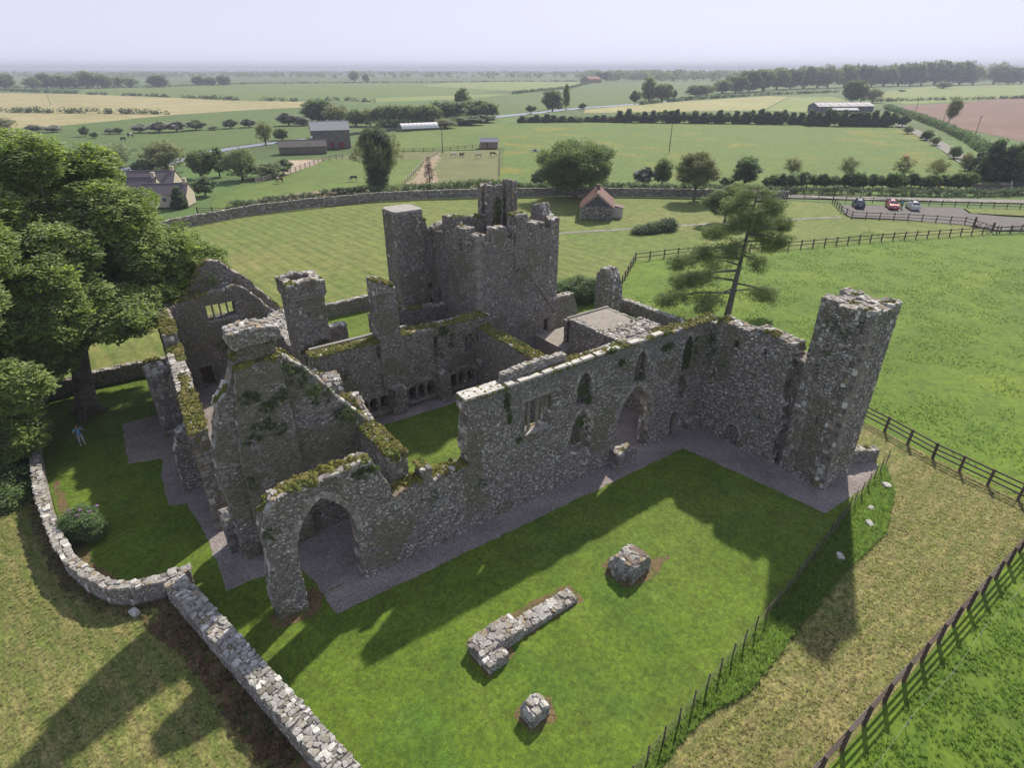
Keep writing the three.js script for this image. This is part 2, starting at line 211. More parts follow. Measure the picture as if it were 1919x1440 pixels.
class Mason {
  constructor(group, seed, pal = 'rubble') { this.g = group; this.r = rng(seed); this.seed = seed; this.pal = pal; this.st = [[], [], [], []]; this.moss = []; this.ivy = []; this.tuft = []; this.cores = []; group.updateMatrixWorld(); this.inv = group.matrixWorld.clone().invert(); }
  frame(p, q, h0 = 0, lean = 0) { const dx = q[0] - p[0], db = q[1] - p[1], L = Math.hypot(dx, db), X = new V3(dx / L, 0, -db / L), Y = new V3(0, 1, 0), Z = new V3().crossVectors(X, Y); return { m: this.inv.clone().multiply(new M4().makeBasis(X, Y, Z).setPosition(p[0], h0, -p[1])), L }; }
  stone(m, w, h, d, pos, rot, col) { const k = Math.floor(this.r() * 4); if (this.single > 0) { this.single--; const o = mesh('stone', stoneGeos[k], singleMat(col), this.g); o.applyMatrix4(m.clone().multiply(compose(pos, rot, new V3(w, h, d)))); return; } this.st[k].push({ m: m.clone().multiply(compose(pos, rot, new V3(w, h, d))), c: col }); }
  // wall from p to q; front faces to the right of p->q; outline in (along, up), thickness t to the back
  wall({ p, q, t = 0.9, h0 = 0, out, holes = [], face = 'fb', moss = 0.3, w = [0.10, 0.27], c = [0.06, 0.135], pal, top = 'top', relief = 1, z0 = 0, edge = true, mat = coreMat, name = 'wall_core', mossSeed, patchy = 1, sideMoss = 0, core = true, plaster, es = 1, tj = 1 }) {
    const { m } = this.frame(p, q, h0), r = this.r; pal = pal || this.pal; if (area(out) < 0) out = [...out].reverse();
    const s = new THREE.Shape(out.map(v => new THREE.Vector2(...v))); for (const h of holes) s.holes.push(new THREE.Path(h.map(v => new THREE.Vector2(...v))));
    const g = new THREE.ExtrudeGeometry(s, { depth: t, bevelEnabled: false, curveSegments: 1 }); g.translate(0, 0, -t + z0); g.applyMatrix4(m); if (core) mesh(name, g, mat, this.g);
    const inside = (x, y) => inPoly(out, x, y) && !holes.some(h => inPoly(h, x, y));
    let x0 = 1e9, x1 = -1e9, y0 = 1e9, y1 = -1e9; for (const v of out) { x0 = Math.min(x0, v[0]); x1 = Math.max(x1, v[0]); y0 = Math.min(y0, v[1]); y1 = Math.max(y1, v[1]); }
    const ms = mossSeed ?? this.seed;
    for (const f of face) {
      const sg = f === 'f' ? 1 : -1, zf = f === 'f' ? z0 : z0 - t;
      for (let y = y0; y < y1;) {
        const ch = lerp(c[0], c[1], r() * r() * 0.6 + r() * 0.4);
        for (let x = x0 - r() * 0.3; x < x1;) {
          let ww = lerp(w[0], w[1], r() * r()) * (0.75 + ch * 1.6), cx = x + ww / 2, cy = y + ch / 2; x += ww;
          if (r() < 0.035 || !inside(cx, cy)) continue;
          let hh = ch; if (!inside(cx - ww * 0.4, cy) || !inside(cx + ww * 0.4, cy)) ww *= 0.62; if (!inside(cx, cy + ch * 0.4) || !inside(cx, cy - ch * 0.4)) hh *= 0.7;
          const patch = clamp((fbm(cx * 0.55 + ms, cy * 0.55 + sg * 9, 3) - 0.3) * 2.2), pr = (0.008 + 0.042 * r() * r()) * relief;
          let col = toneOf(pal, r, lerp(0.45, patch, patchy)); if (sideMoss && fbm(cx * 0.5 + ms * 3, cy * 0.5 + 40, 3) > 0.64 - sideMoss) col = col.lerp(lin(0.185, 0.190, 0.085).multiplyScalar(0.8 + r() * 0.5), 0.3 + 0.4 * r());
          let flat = 1; if (plaster && plaster(cx, cy) > r() * 0.7 + 0.15) { flat = 0.25; col = lin(0.29, 0.285, 0.29).multiplyScalar((0.85 + 0.25 * r()) / 0.62); }
          const jy = (vn(cx * 0.8, cy * 1.7) - 0.5) * 0.06, D = 0.2;
          this.stone(m, ww * 0.97, hh * 0.95, D, new V3(cx, cy + jy, zf + sg * (pr * flat - D / 2)), new THREE.Euler((r() - 0.5) * 0.10, (r() - 0.5) * 0.10, (r() - 0.5) * 0.14), col);
        }
        y += ch;
      }
    }
    if (edge) for (const [path, hole] of [[out, false], ...holes.map(h => [h, true])]) for (let i = 0; i < path.length; i++) {
      const A = path[i], B = path[(i + 1) % path.length], dx = B[0] - A[0], dy = B[1] - A[1], L = Math.hypot(dx, dy); if (L < 0.02) continue;
      let nx = dy / L, ny = -dx / L; const mx = (A[0] + B[0]) / 2, my = (A[1] + B[1]) / 2; if (inside(mx + nx * 0.01, my + ny * 0.01)) { nx = -nx; ny = -ny; }
      if (ny < -0.8 && my < y0 + 0.05) continue;
      const ang = Math.atan2(-nx, ny), isTop = ny > 0.45 && !hole;
      for (let s2 = 0; s2 < L;) {
        const ew = Math.min(L - s2 + 0.06, lerp(0.2, 0.48, r()) * es), sm = Math.min(L, s2 + ew / 2); s2 += ew;
        for (let zz = 0; zz < t;) {
          const zw = Math.min(t - zz + 0.05, lerp(0.2, 0.46, r()) * es), zc = z0 - Math.min(t, zz + zw / 2); zz += zw;
          const X = A[0] + dx / L * sm, Y = A[1] + dy / L * sm;
          if (isTop) {
            const mn = fbm(X * 0.55 + ms * 1.7, zc * 0.9 + ms + h0, 3), rim = Math.min(-zc + z0, t + zc - z0) / t;
            if (mn < 0.5 + (moss - 0.5) * 0.75 + (rim - 0.25) * 0.35) {
              for (let k = 0; k < 5; k++) { const sc = 0.12 + 0.18 * r(), px = X + (r() - 0.5) * ew, pz = zc + (r() - 0.5) * zw; this.moss.push({ m: m.clone().multiply(compose(new V3(px, Y + (px - X) * dy / (dx || 1e-6) * (Math.abs(dx) > 0.05 ? 1 : 0) + 0.01, pz), new THREE.Euler(r(), r() * 6, r()), new V3(sc * 1.3, sc * 0.6, sc * 1.3))), c: MOSS[Math.floor(vn(px * 1.1 + ms, pz * 1.1) * 3.99)].clone().multiplyScalar(0.75 + r() * 0.5) }); }
              if (r() < 0.16) this.tuft.push({ m: m.clone().multiply(compose(new V3(X, Y + 0.03, zc), new THREE.Euler(0, r() * 6, 0), new V3(1, 0.6 + r() * 0.5, 1))), c: lin(0.16, 0.19, 0.045).multiplyScalar(0.7 + 0.6 * r()) });
              if (r() < 0.10) this.stone(m, 0.2, 0.12, 0.2, new V3(X, Y + 0.04, zc), new THREE.Euler(r(), r() * 6, r()), toneOf('white', r, 0.6));
              continue;
            }
          }
          const dep = 0.2, pr = isTop ? 0.02 + 0.08 * r() * tj : 0.01 + 0.05 * r() * relief;
          const jt = isTop ? 1 : 0, gw = isTop ? 0.85 + 0.45 * r() : 0.96, jx = jt * (r() - 0.5) * 0.16; this.stone(m, ew * gw, dep, zw * (isTop ? 0.85 + 0.4 * r() : 0.96), new V3(X + jx * (dx / L) + nx * (pr - dep / 2), Y + jx * (dy / L) + ny * (pr - dep / 2), clamp(zc + jt * (r() - 0.5) * 0.12, z0 - t + 0.05, z0 - 0.05)), new THREE.Euler((r() - 0.5) * 0.22 * tj, (r() - 0.5) * (isTop ? 1.1 : 0.3), ang + (r() - 0.5) * 0.2), toneOf(isTop ? top : pal, r, isTop ? 0.55 : 0.4));
        }
      }
    }
    return m;
  }
  // ring of separate wedge stones round a pointed opening
  voussoirs(m, pathIn, { depth = 0.32, thick = 0.34, n = 11, z0 = 0 }) {
    const path = pathIn.slice(1, -1), L = [0]; for (let i = 1; i < path.length; i++) L.push(L[i - 1] + Math.hypot(path[i][0] - path[i - 1][0], path[i][1] - path[i - 1][1]));
    const at = d => { let i = 1; while (i < path.length - 1 && L[i] < d) i++; const t = (d - L[i - 1]) / (L[i] - L[i - 1]); return [lerp(path[i - 1][0], path[i][0], t), lerp(path[i - 1][1], path[i][1], t)]; };
    const tot = L[L.length - 1], N = n * 2;
    for (let k = 0; k < N; k++) {
      const A = at(tot * (k + 0.03) / N), B = at(tot * (k + 0.97) / N), dx = B[0] - A[0], dy = B[1] - A[1], l = Math.hypot(dx, dy), nx = -dy / l, ny = dx / l, th = thick * (0.8 + 0.45 * this.r()), pr = 0.012 + 0.02 * this.r();
      const s = new THREE.Shape([[A[0] - nx * 0.02, A[1] - ny * 0.02], [B[0] - nx * 0.02, B[1] - ny * 0.02], [B[0] + nx * th + dx * 0.12, B[1] + ny * th + dy * 0.12], [A[0] + nx * th - dx * 0.12, A[1] + ny * th - dy * 0.12]].map(v => new THREE.Vector2(...v)));
      const g = new THREE.ExtrudeGeometry(s, { depth, bevelEnabled: true, bevelThickness: 0.015, bevelSize: 0.01, bevelSegments: 1 }); g.translate(0, 0, z0 + pr - depth - 0.012); g.applyMatrix4(m); mesh('voussoir', g, dressed[Math.floor(this.r() * 3)], this.g);
    }
  }
  leaves(m, patches, z = 0.05) { const r = this.r; for (const [s, h, rs, rh, n] of patches) for (let i = 0; i < n; i++) { const a = r() * 6.283, d = Math.sqrt(r()); this.ivy.push({ m: m.clone().multiply(compose(new V3(s + Math.cos(a) * d * rs, h + Math.sin(a) * d * rh, z - 0.02 + (r() - 0.3) * 0.05), new THREE.Euler(r() * 6, r() * 6, r() * 6), new V3(1, 1, 1).multiplyScalar(0.35 + 0.45 * r()))), c: lin(0.090, 0.155, 0.028).multiplyScalar(0.6 + 0.8 * r()) }); } }
  finish() {
    this.st.forEach((l, k) => instanced('rubble_stones', stoneGeos[k], stoneMat, l, this.g));
    instanced('moss_cover', mossGeo, mossMat, this.moss, this.g); instanced('wall_plants', ivyGeo, leafMat, this.ivy, this.g); instanced('grass_tufts', tuftGeo, leafMat, this.tuft, this.g);
  }
}
const dressed = [lin(0.30, 0.285, 0.275), lin(0.235, 0.215, 0.20), lin(0.36, 0.345, 0.33)].map(c => std(c, { map: stoneMap, roughness: 0.95 }));
for (const d of dressed) d.color.multiplyScalar(1.45);
// ------------------------------------------------------------------ the ground
const farGreen = std(0xffffff, { map: tex(1024, 1024, (u, v, o) => { const b = fbm(u * 7, v * 7, 4, 7), f = fbm(u * 60, v * 60, 3, 60), k = spread(b, 0.35) * spread(f, 0.3); o[0] = 0.070 * k; o[1] = 0.130 * k; o[2] = 0.030 * k; }) });
{ const g = new THREE.CircleGeometry(7500, 96); g.rotateX(-Math.PI / 2); g.translate(500, -0.25, -600); const U = g.attributes.uv, P = g.attributes.position; for (let i = 0; i < U.count; i++) U.setXY(i, P.getX(i) / 420, P.getZ(i) / 420); structure('ground', g, farGreen); }
const W2pts = [[-3.06, 5.7], [-4.34, 5.75], [-5.55, 6.1], [-6.35, 6.7], [-7.2, 8.25], [-7.92, 10.2], [-8.53, 13.4], [-9.0, 17.4], [-9.2, 21.1], [-9.37, 25.2], [-9.4, 30], [-9.2, 34], [-8, 39.5]];
structure('lawn', polyGeo([[-3.2, 5.4], [-2.9, 1], [-0.6, -9.4], [2.5, -18], [9.9, -15.75], [22.5, -14.05], [33, -12.3], [39.1, -11.4], [39.4, -8], [43.7, -7], [46.2, 11], [46.2, 22], [52.8, 28.1], [46, 39.4], [-8, 39.4], [-9.4, 30], [-9.2, 21.1], [-8.53, 13.4], [-7.2, 8.25], [-5.55, 6.1]], 0, 66, [-12, -20]), lawnMat);
structure('mown_strip', polyGeo([[1.2, -20.25], [42.15, -20.25], [42.65, -14.9], [43.85, -9.3], [44, -5], [38, -5], [36, -10], [20, -12], [1.2, -15]], -0.03, 60, [0, -30]), hayStrip);
structure('mown_ground', polyGeo([[-3.0, 6.4], [-1.9, 1], [0.4, -9.4], [3.0, -18], [6, -40], [-60, -40], [-60, 38], [-8, 40], [-8.4, 30], [-8.2, 21.1], [-7.53, 13.4], [-6.2, 8.25], [-5.0, 7.1]], -0.05, 60, [-60, -35]), hayNear);
structure('grass_field', polyGeo([[42, -9], [41, -18.6], [41, -19], [2, -19], [2, -60], [260, -60], [200, -14], [129.6, 7.6], [122.3, 11.4], [103.6, 19.3], [88.8, 24.6], [78.3, 28.9], [69.6, 33], [62.3, 34.8], [52.8, 28.1], [45.2, 22], [45.2, 11]], -0.04, 70), meadowMat);
structure('mown_field', polyGeo([[-9, 38], [-60, 38], [-60, 96], [11.4, 96.3], [26.3, 100.6], [50.1, 99], [60.8, 94.9], [72.1, 88.9], [87.2, 79.5], [100.1, 69.3], [108.7, 61.6], [122.9, 47.5], [127.5, 40.4], [120.1, 34.8], [116.6, 30.9], [123.2, 23.8], [128.4, 16.3], [127.2, 14.5], [124.9, 10.9], [122.3, 11.4], [103.6, 19.3], [88.8, 24.6], [78.3, 28.9], [69.6, 33], [62.3, 34.8], [52.8, 27], [45, 35], [20, 36], [-8.5, 36]], -0.06, 140, [-60, 0]), hayField);
// gravel round and inside the ruin
structure('gravel_path', polyGeo(wobble([[-4.14, 26.9], [0, 26.7], [0, 29.4], [8.6, 29.4], [8.6, 0.6], [2.45, 0.6], [2.3, 2.2], [2.0, 3.6], [0.41, 3.74], [-1.68, 3.87], [-1.62, 9.4], [-1.93, 13.05], [-3.01, 13.5], [-2.76, 17.58], [-2.38, 19.7], [-4.49, 20.4]], 0.15, 0.45, 3), 0.012, 11), gravelMat);
structure('gravel_path', polyGeo(wobble([[2.45, 0.6], [2.55, -1.2], [29.17, -1.64], [30.0, -7.0], [30.65, -11.75], [36.3, -12.0], [38.9, -11.2], [38.9, -9.6], [36.3, -7], [33, -6], [33, 0.6]], 0.14, 0.45, 4), 0.016, 11), gravelMat);
structure('gravel_path', polyGeo(wobble([[8.7, 14.6], [12, 14.55], [22.5, 14.1], [22.5, 16], [8.7, 16]], 0.1, 0.8, 5), 0.012, 6), gravelMat);
structure('gravel_path', polyGeo([[23.2, 0.6], [30.2, 0.6], [30.2, 13], [23.2, 17]], 0.012, 6), gravelMat);
structure('gravel_path', polyGeo(wobble([[8.3, 1], [10.6, 1], [10.3, 6.8], [9.2, 7], [8.3, 7]], 0.15, 0.7, 6), 0.012, 6), gravelMat);
// bare soil at the foot of the stones
for (const [pts, s] of [[[[-0.3, -0.35], [1.9, -0.6], [2.5, 0.7], [2.2, 1.6], [1.6, 1.4], [-0.5, 0.6]], 1], [[[15.7, -7.6], [16.1, -8.9], [17.7, -9.1], [18.8, -8.7], [19.9, -8.5], [18.8, -8.0], [17.6, -6.5], [15.9, -6.6]], 2], [[[6.9, -6.6], [6.8, -8.8], [8.5, -8.5], [8.7, -8.05], [13.4, -8.05], [13.75, -6.7], [10, -6.4]], 3], [[[6.75, -10.8], [6.8, -12.15], [8.2, -12.2], [8.5, -11.2], [7.6, -10.7]], 4], [[[-4.1, 6.3], [-6.2, 7.1], [-7.9, 11], [-8.6, 15], [-8.9, 21], [-8.5, 21], [-8.1, 15], [-7.3, 10.6], [-5.9, 7.5], [-4.2, 6.8]], 5]])
  structure('bare_soil', polyGeo(wobble(pts, 0.22, 0.35, 40 + s), 0.006, 3), soilMat);
structure('bare_soil', polyGeo(wobble([[-3.6, 4.2], [-4.4, 4.6], [-6.6, 5.9], [-8.6, 10], [-9.6, 15], [-10, 21], [-9.4, 21], [-9.1, 15], [-8.1, 10], [-6.3, 6.5], [-4.4, 5.6]], 0.4, 0.4, 50), -0.02, 3), soilMat);

// ------------------------------------------------------------------ the long church wall with the near arch
{
  const T = thing('church_wall', 'long roofless church wall with two tall pointed arches and blocked lancets', 'wall', [0, 0.2]);
  const M = new Mason(T, 21, 'rubble');
  const a1 = arch(1.55, 4.75, 0, 3.5, 6.45, 12), a3 = arch(23.75, 27.15, 0, 3.0, 5.7, 12), a2 = arch(19.45, 21.3, 2.15, 3.7, 5.5, 9);
  const l1 = arch(19.85, 21.05, 5.95, 7.3, 8.2, 7), l2 = arch(25.0, 26.2, 5.9, 7.3, 8.3, 7), l3 = arch(30.0, 31.0, 5.4, 7.2, 8.25, 7);
  const win = rect(15.7, 17.75, 5.15, 7.62), door = rect(29.95, 30.95, 2.95, 5.0), sdoor = arch(29.55, 30.3, 0.02, 1.6, 2.05, 5);
  const topL = ragged([[33.6, 8.8], [28, 8.9], [21, 9.0], [14.3, 9.0]], 0.5, 0.10, 6), low = ragged([[11.7, 9.0], [11.72, 7.4], [11.6, 6.2], [11.8, 4.75], [9.35, 4.72], [9.3, 5.55], [8.85, 5.6], [8.75, 4.95], [6.9, 4.7], [6.75, 5.6], [6.3, 6.6], [5.9, 7.4], [5.2, 7.55], [3.2, 7.35], [1.1, 7.15], [0.5, 6.5], [0.2, 5.6], [0.3, 4.2], [0.02, 2.2], [0, 0]], 0.55, 0.16, 7);
  const out = [[0, 0], [1.55, 0], ...a1.slice(1, -1), [4.75, 0], [23.75, 0], ...a3.slice(1, -1), [27.15, 0], [33.6, 0], ...topL, ...low.slice(0, -1)];
  const m = M.wall({ p: [0, 0.2], q: [32.4, 0.2], t: 0.95, out, holes: [a2, l1, l2, l3, win, door, sdoor], moss: 0.55, mossSeed: 4, relief: 1.25, sideMoss: 0.02, plaster: (x, y) => x > 11.6 ? clamp((y - 7.6) * 1.2) * 0.8 + clamp((fbm(x * 0.45 + 3, y * 0.45, 3) - 0.5) * 5) * clamp((y - 4.5) / 3) : clamp((fbm(x * 0.6 + 30, y * 0.6, 3) - 0.58) * 5) });
  M.voussoirs(m, a1, { n: 12, thick: 0.3 }); M.voussoirs(m, a3, { n: 13, thick: 0.34 }); M.voussoirs(m, a2, { n: 7, thick: 0.26 });
  for (const l of [l1, l2, l3]) M.voussoirs(m, l, { n: 6, thick: 0.18, depth: 0.25 });
  // blocked lancets: rubble set back in each opening
  for (const [s0, s1, y0, y1] of [[19.8, 21.1, 5.9, 8.25], [24.95, 26.25, 5.85, 8.35], [29.95, 31.05, 5.35, 8.3]]) M.wall({ p: [s0, 0.72], q: [s1, 0.72], t: 0.35, out: rect(0, s1 - s0, y0, y1), edge: false, name: 'blocking', pal: 'dark', sideMoss: 0.1 });
  // splayed window: back panel, two mullions, sill, weathered slope of stones below
  for (const s of [0.64, 1.3]) mesh('mullion', box(0.14, 2.5, 0.16, [15.72 + s, 6.38, -0.5]), dressed[1], T);
  mesh('window_sill', box(2.1, 0.14, 0.5, [16.72, 5.16, -0.28]), dressed[2], T);
  mesh('lintel', box(2.4, 0.2, 0.3, [16.72, 7.73, -0.13]), dressed[0], T);
  // second skin standing on the wall head, pale coping slabs in front of it
  M.wall({ p: [14.55, 0.75], q: [19.3, 0.75], t: 0.42, h0: 8.9, out: [[0, 0], [4.75, 0], ...ragged([[4.75, 0.62], [2.4, 0.72], [0, 0.6]], 0.4, 0.1, 9)], pal: 'top', moss: 0.15, name: 'upper_skin' });
  const cop = std(lin(0.54, 0.52, 0.51), { map: stoneMap }); cop.color.multiplyScalar(1.5); const r = rng(31);
  let s = 11.62; for (const [w, d, gap] of [[1.25, 0.98, 0.03], [1.3, 0.95, 0.25], [0.5, 0.5, 0.35], [1.5, 0.34, 0.3], [0.8, 0.36, 0.06], [1.3, 0.34, 0.1], [0.7, 0.4, 0.1], [0.9, 0.36, 0.3], [0.7, 0.5, 0.4], [0.9, 0.4, 1.0], [0.8, 0.45, 1.4], [0.9, 0.4, 0.8]]) { mesh('coping_slab', box(w, 0.12 + r() * 0.04, d, [s + w / 2, 9.06 + r() * 0.03, 0.06 - d / 2], [(r() - 0.5) * 0.05, (r() - 0.5) * 0.06, (r() - 0.5) * 0.04]), cop, T); s += w + gap; }
  // stub of a pier against the left jamb of the great arch, buttress at the end
  M.wall({ p: [23.3, -0.75], q: [25.0, -0.75], t: 0.95, out: rect(0, 1.7, 0, 1.15), name: 'pier_stub', pal: 'tower', moss: 0.1 });
  M.wall({ p: [31.2, -0.35], q: [32.4, -0.35], t: 0.6, out: rect(0, 1.2, 0, 1.0), name: 'pier_stub', pal: 'tower', moss: 0.05 });
  M.leaves(m, [[14.4, 8.0, 0.18, 0.7, 60], [14.6, 6.9, 0.15, 0.4, 30], [15.2, 5.2, 0.25, 0.25, 16], [20.4, 7.0, 0.35, 0.5, 40], [20.9, 6.1, 0.3, 0.3, 40], [20.2, 4.6, 0.3, 0.5, 40], [23.6, 8.0, 0.3, 0.3, 26], [25.6, 6.2, 0.4, 0.4, 14], [28.2, 7.9, 0.7, 0.3, 60], [30.5, 6.4, 0.35, 0.9, 90], [31.3, 7.0, 0.3, 1.0, 30], [5.6, 6.9, 0.8, 0.35, 70], [0.6, 5.4, 0.4, 0.4, 16], [22.6, 9.05, 0.5, 0.15, 60], [12.6, 3.2, 0.4, 0.4, 10], [9, 3.6, 0.5, 0.5, 12], [30.6, 7.5, 0.4, 0.3, 20]]);
  M.finish();
}
// ------------------------------------------------------------------ wall at right angles, corner tower
{
  const T = thing('transept_wall', 'cracked lichen-speckled rubble wall joining the church wall and the corner tower', 'wall', [32.6, 0]);
  const M = new Mason(T, 33, 'speck');
  const top = ragged([[7.05, 8.3], [6.6, 9.2], [3.75, 9.4], [3.6, 8.5], [3.3, 8.55], [3.2, 9.0], [0.9, 9.15], [0.6, 8.6], [0, 8.7]], 0.45, 0.12, 12);
  const lan = arch(0.75, 1.3, 3.95, 4.8, 5.45, 6), drw = arch(2.9, 4.0, 0.02, 1.1, 1.65, 6);
  const out = [[0, 0], [6.95, 0], ...ragged([[6.95, 0.02], [6.7, 2.6], [6.95, 3.2], [6.75, 4.6], [6.35, 5.6], [6.6, 7.5], [6.45, 8.4]], 0.5, 0.1, 13), ...top.slice(1)];
  const m = M.wall({ p: [32.6, 0.25], q: [32.6, -7], t: 1.15, out, holes: [lan, drw, rect(2.25, 2.65, 7.4, 8.1), rect(4.6, 4.85, 7.5, 8.2)], moss: 0.3, mossSeed: 9, relief: 1.4, top: 'top', sideMoss: 0.01 });
  M.wall({ p: [33.1, -2.8], q: [33.1, -4.1], t: 0.4, out: rect(0, 1.3, 0, 1.7), edge: false, name: 'blocking', pal: 'dark' });
  M.wall({ p: [32.95, -2.2], q: [32.95, -2.7], t: 0.3, out: rect(0, 0.5, 7.35, 8.15), edge: false, name: 'blocking', pal: 'dark' });
  M.voussoirs(m, drw, { n: 6, thick: 0.22, depth: 0.25 }); M.voussoirs(m, lan, { n: 5, thick: 0.15, depth: 0.2 });
  mesh('lintel', box(1.3, 0.2, 1.2, [0.55, 8.35, 7.0], [0, 1.3, 0.1]), dressed[1], T);
  M.wall({ p: [33.35, -6.3], q: [33.35, -7.25], t: 0.4, out: rect(0, 0.95, 0, 8.3), name: 'crack_fill', pal: 'dark', edge: false });
  M.leaves(m, [[0.6, 6.9, 0.4, 1.2, 70], [1.8, 5.9, 0.5, 0.4, 12], [5.2, 3.2, 0.3, 0.2, 10], [4.3, 6.0, 0.4, 0.3, 8]]); M.finish();
}
function tower(M, { a0, a1, b0, b1, h, t = 0.8, tops, holes = {}, moss = 0.2, relief = 1, pal, top, sideMoss = 0, h0 = 0, tj = 1, c }) {    // sides in order: front (-b), left (-a), right (+a), back (+b)
  const w = a1 - a0, d = b1 - b0, mk = (len, tp) => [[0, 0], [len, 0], ...tp.map(([f, y]) => [len - f * len, y - h0])], o = { h0, tj, ...(c ? { c } : {}), t, moss, relief, pal, top, sideMoss }, r = {};
  r.front = M.wall({ ...o, p: [a0, b0], q: [a1, b0], out: mk(w, tops.front), holes: holes.front || [] });
  r.left = M.wall({ ...o, p: [a0, b1], q: [a0, b0 + 0.02], out: mk(d - 0.02, tops.left), holes: holes.left || [], mossSeed: 71 });
  r.right = M.wall({ ...o, p: [a1, b0 + 0.02], q: [a1, b1], out: mk(d - 0.02, tops.right), holes: holes.right || [] });
  r.back = M.wall({ ...o, p: [a1 - 0.02, b1], q: [a0 + 0.02, b1], out: mk(w - 0.04, tops.back), holes: holes.back || [] });
  return r;
}
{
  const T = thing('corner_tower', 'tall square lichen-covered corner tower with narrow slit windows', 'tower', [32.75, -7.15]);
  const M = new Mason(T, 41, 'speck'), rg = (p, s) => ragged(p, 0.12, 0.03, s).map(v => [clamp(v[0]), v[1] + 0]);
  const top = s => [[0, 12.65], [0.12, 12.6], [0.3, 12.5], [0.5, 12.42], [0.7, 12.48], [0.86, 12.58], [1, 12.65]].map(([f, y], i) => [f, y + 0.04 * Math.sin(i * 2.3 + s)]);
  tower(M, { a0: 32.75, a1: 35.95, b0: -10.42, b1: -7.2, h: 13.2, t: 0.95, tops: { front: top(0), left: top(1), right: top(2), back: top(3) }, holes: { left: [rect(2.22, 2.38, 6.9, 7.6), rect(1.55, 1.72, 4.2, 4.95)], front: [rect(1.0, 1.2, 9.5, 10.4)] }, moss: 0.12, relief: 1.3, top: 'white', sideMoss: 0.03, tj: 0.3 });
  M.wall({ tj: 0.3, p: [33.6, -9.6], q: [35.1, -9.6], t: 1.6, out: [[0, 0], [1.5, 0], [1.5, 12.35], [0.75, 12.42], [0, 12.35]], face: '', name: 'rubble_fill', moss: 0.05, top: 'white' });
  { const sl = M.frame([32.75, -7.2], [32.75, -10.4]).m; M.leaves(sl, [[1.0, 11.3, 0.5, 0.5, 22], [1.9, 10.9, 0.4, 0.4, 22], [1.3, 9.3, 0.5, 0.5, 12], [2.6, 11.6, 0.3, 0.3, 12], [0.9, 8.2, 0.4, 0.4, 10]], 0.04); }
  for (let k = 0; k < 34; k++) { const hh = 0.16 + M.r() * 0.2; mesh('quoin', box(k % 2 ? 0.5 : 0.34, hh * 0.9 + 0.1, k % 2 ? 0.34 : 0.5, [(k % 2 ? 0.25 : 0.17) - 0.03, 0.2 + k * 0.355, 3.27 - (k % 2 ? 0.17 : 0.25) + 0.03]), dressed[1], T); }
  M.finish();
}
{ const T = thing('low_stub_wall', 'low broken stone wall stub right of the corner tower', 'wall', [36, -9.6]); const M = new Mason(T, 47, 'dark'); M.wall({ p: [36.0, -9.5], q: [39.1, -10.9], t: 0.6, out: [[0, 0], [3.4, 0], ...ragged([[3.4, 0.95], [1.6, 1.15], [0, 1.3]], 0.4, 0.1, 3)], moss: 0.15 }); M.finish(); }
// ------------------------------------------------------------------ near gable with its chimney
{
  const T = thing('chimney_gable', 'broken gable wall with broad chimney breast and white-capped stack, moss on its face', 'gable wall', [0, 5.3]);
  const M = new Mason(T, 52, 'dark');
  const left = ragged([[1.72, 13.5], [1.62, 13.1], [1.85, 12.6], [1.5, 12.0], [1.4, 11.4], [1.0, 10.6], [0.55, 10.2], [0.15, 9.0], [-0.2, 7.6], [-0.4, 6.0], [-0.3, 4.5], [-0.15, 0]], 0.45, 0.18, 15);
  const right = ragged([[8.2, 6.2], [6.6, 8.3], [5.6, 9.95], [3.75, 12.1], [3.6, 12.45], [3.85, 13.1], [3.88, 13.5]], 0.5, 0.16, 16);
  const sd = arch(0.95, 1.6, 0.02, 2.0, 2.5, 5);
  const m = M.wall({ p: [0, 5.55], q: [8.4, 5.55], t: 1.0, out: [[-0.15, 0], [8.2, 0], ...right, ...left.slice(0, -1)], moss: 0.35, mossSeed: 8, relief: 1.3, sideMoss: 0.13, c: [0.065, 0.14], w: [0.14, 0.36] });
  M.wall({ p: [0, 5.2], q: [4, 5.2], t: 0.45, out: [[0.75, 0], [3.75, 0], ...ragged([[3.75, 9.4], [3.72, 12.0]], 0.5, 0.06, 2), ...ragged([[1.55, 11.9], [1.1, 9.4], [0.8, 6.5]], 0.5, 0.08, 3)], name: 'chimney_breast', sideMoss: 0.15, c: [0.065, 0.14], moss: 0.3 });
  M.wall({ p: [1.62, 5.05], q: [3.92, 5.05], t: 1.5, h0: 13.0, out: [[0, 0], [2.3, 0], ...ragged([[2.3, 0.62], [1.2, 0.8], [0, 0.66]], 0.4, 0.08, 4)], name: 'chimney_cap', pal: 'white', top: 'white', moss: 0.0 });
  M.leaves(m, [[1.9, 10.2, 0.5, 0.4, 40], [2.7, 9.4, 0.5, 0.4, 40], [3.4, 9.9, 0.4, 0.4, 26], [2.2, 8.4, 0.6, 0.4, 36], [1.6, 7.8, 0.5, 0.3, 26], [4.0, 11.2, 0.3, 0.4, 30], [5.0, 9.6, 0.5, 0.5, 40], [3.3, 13.1, 0.25, 0.2, 24], [1.0, 5.2, 0.3, 0.5, 20], [2.9, 8.0, 0.5, 0.4, 24], [6.9, 7.4, 0.6, 0.5, 50]], 0.42);
  M.leaves(m, [[4.6, 10.5, 0.6, 0.7, 40], [5.6, 9.0, 0.7, 0.6, 40], [6.6, 7.6, 0.5, 0.5, 40]], 0.06); M.finish();
}
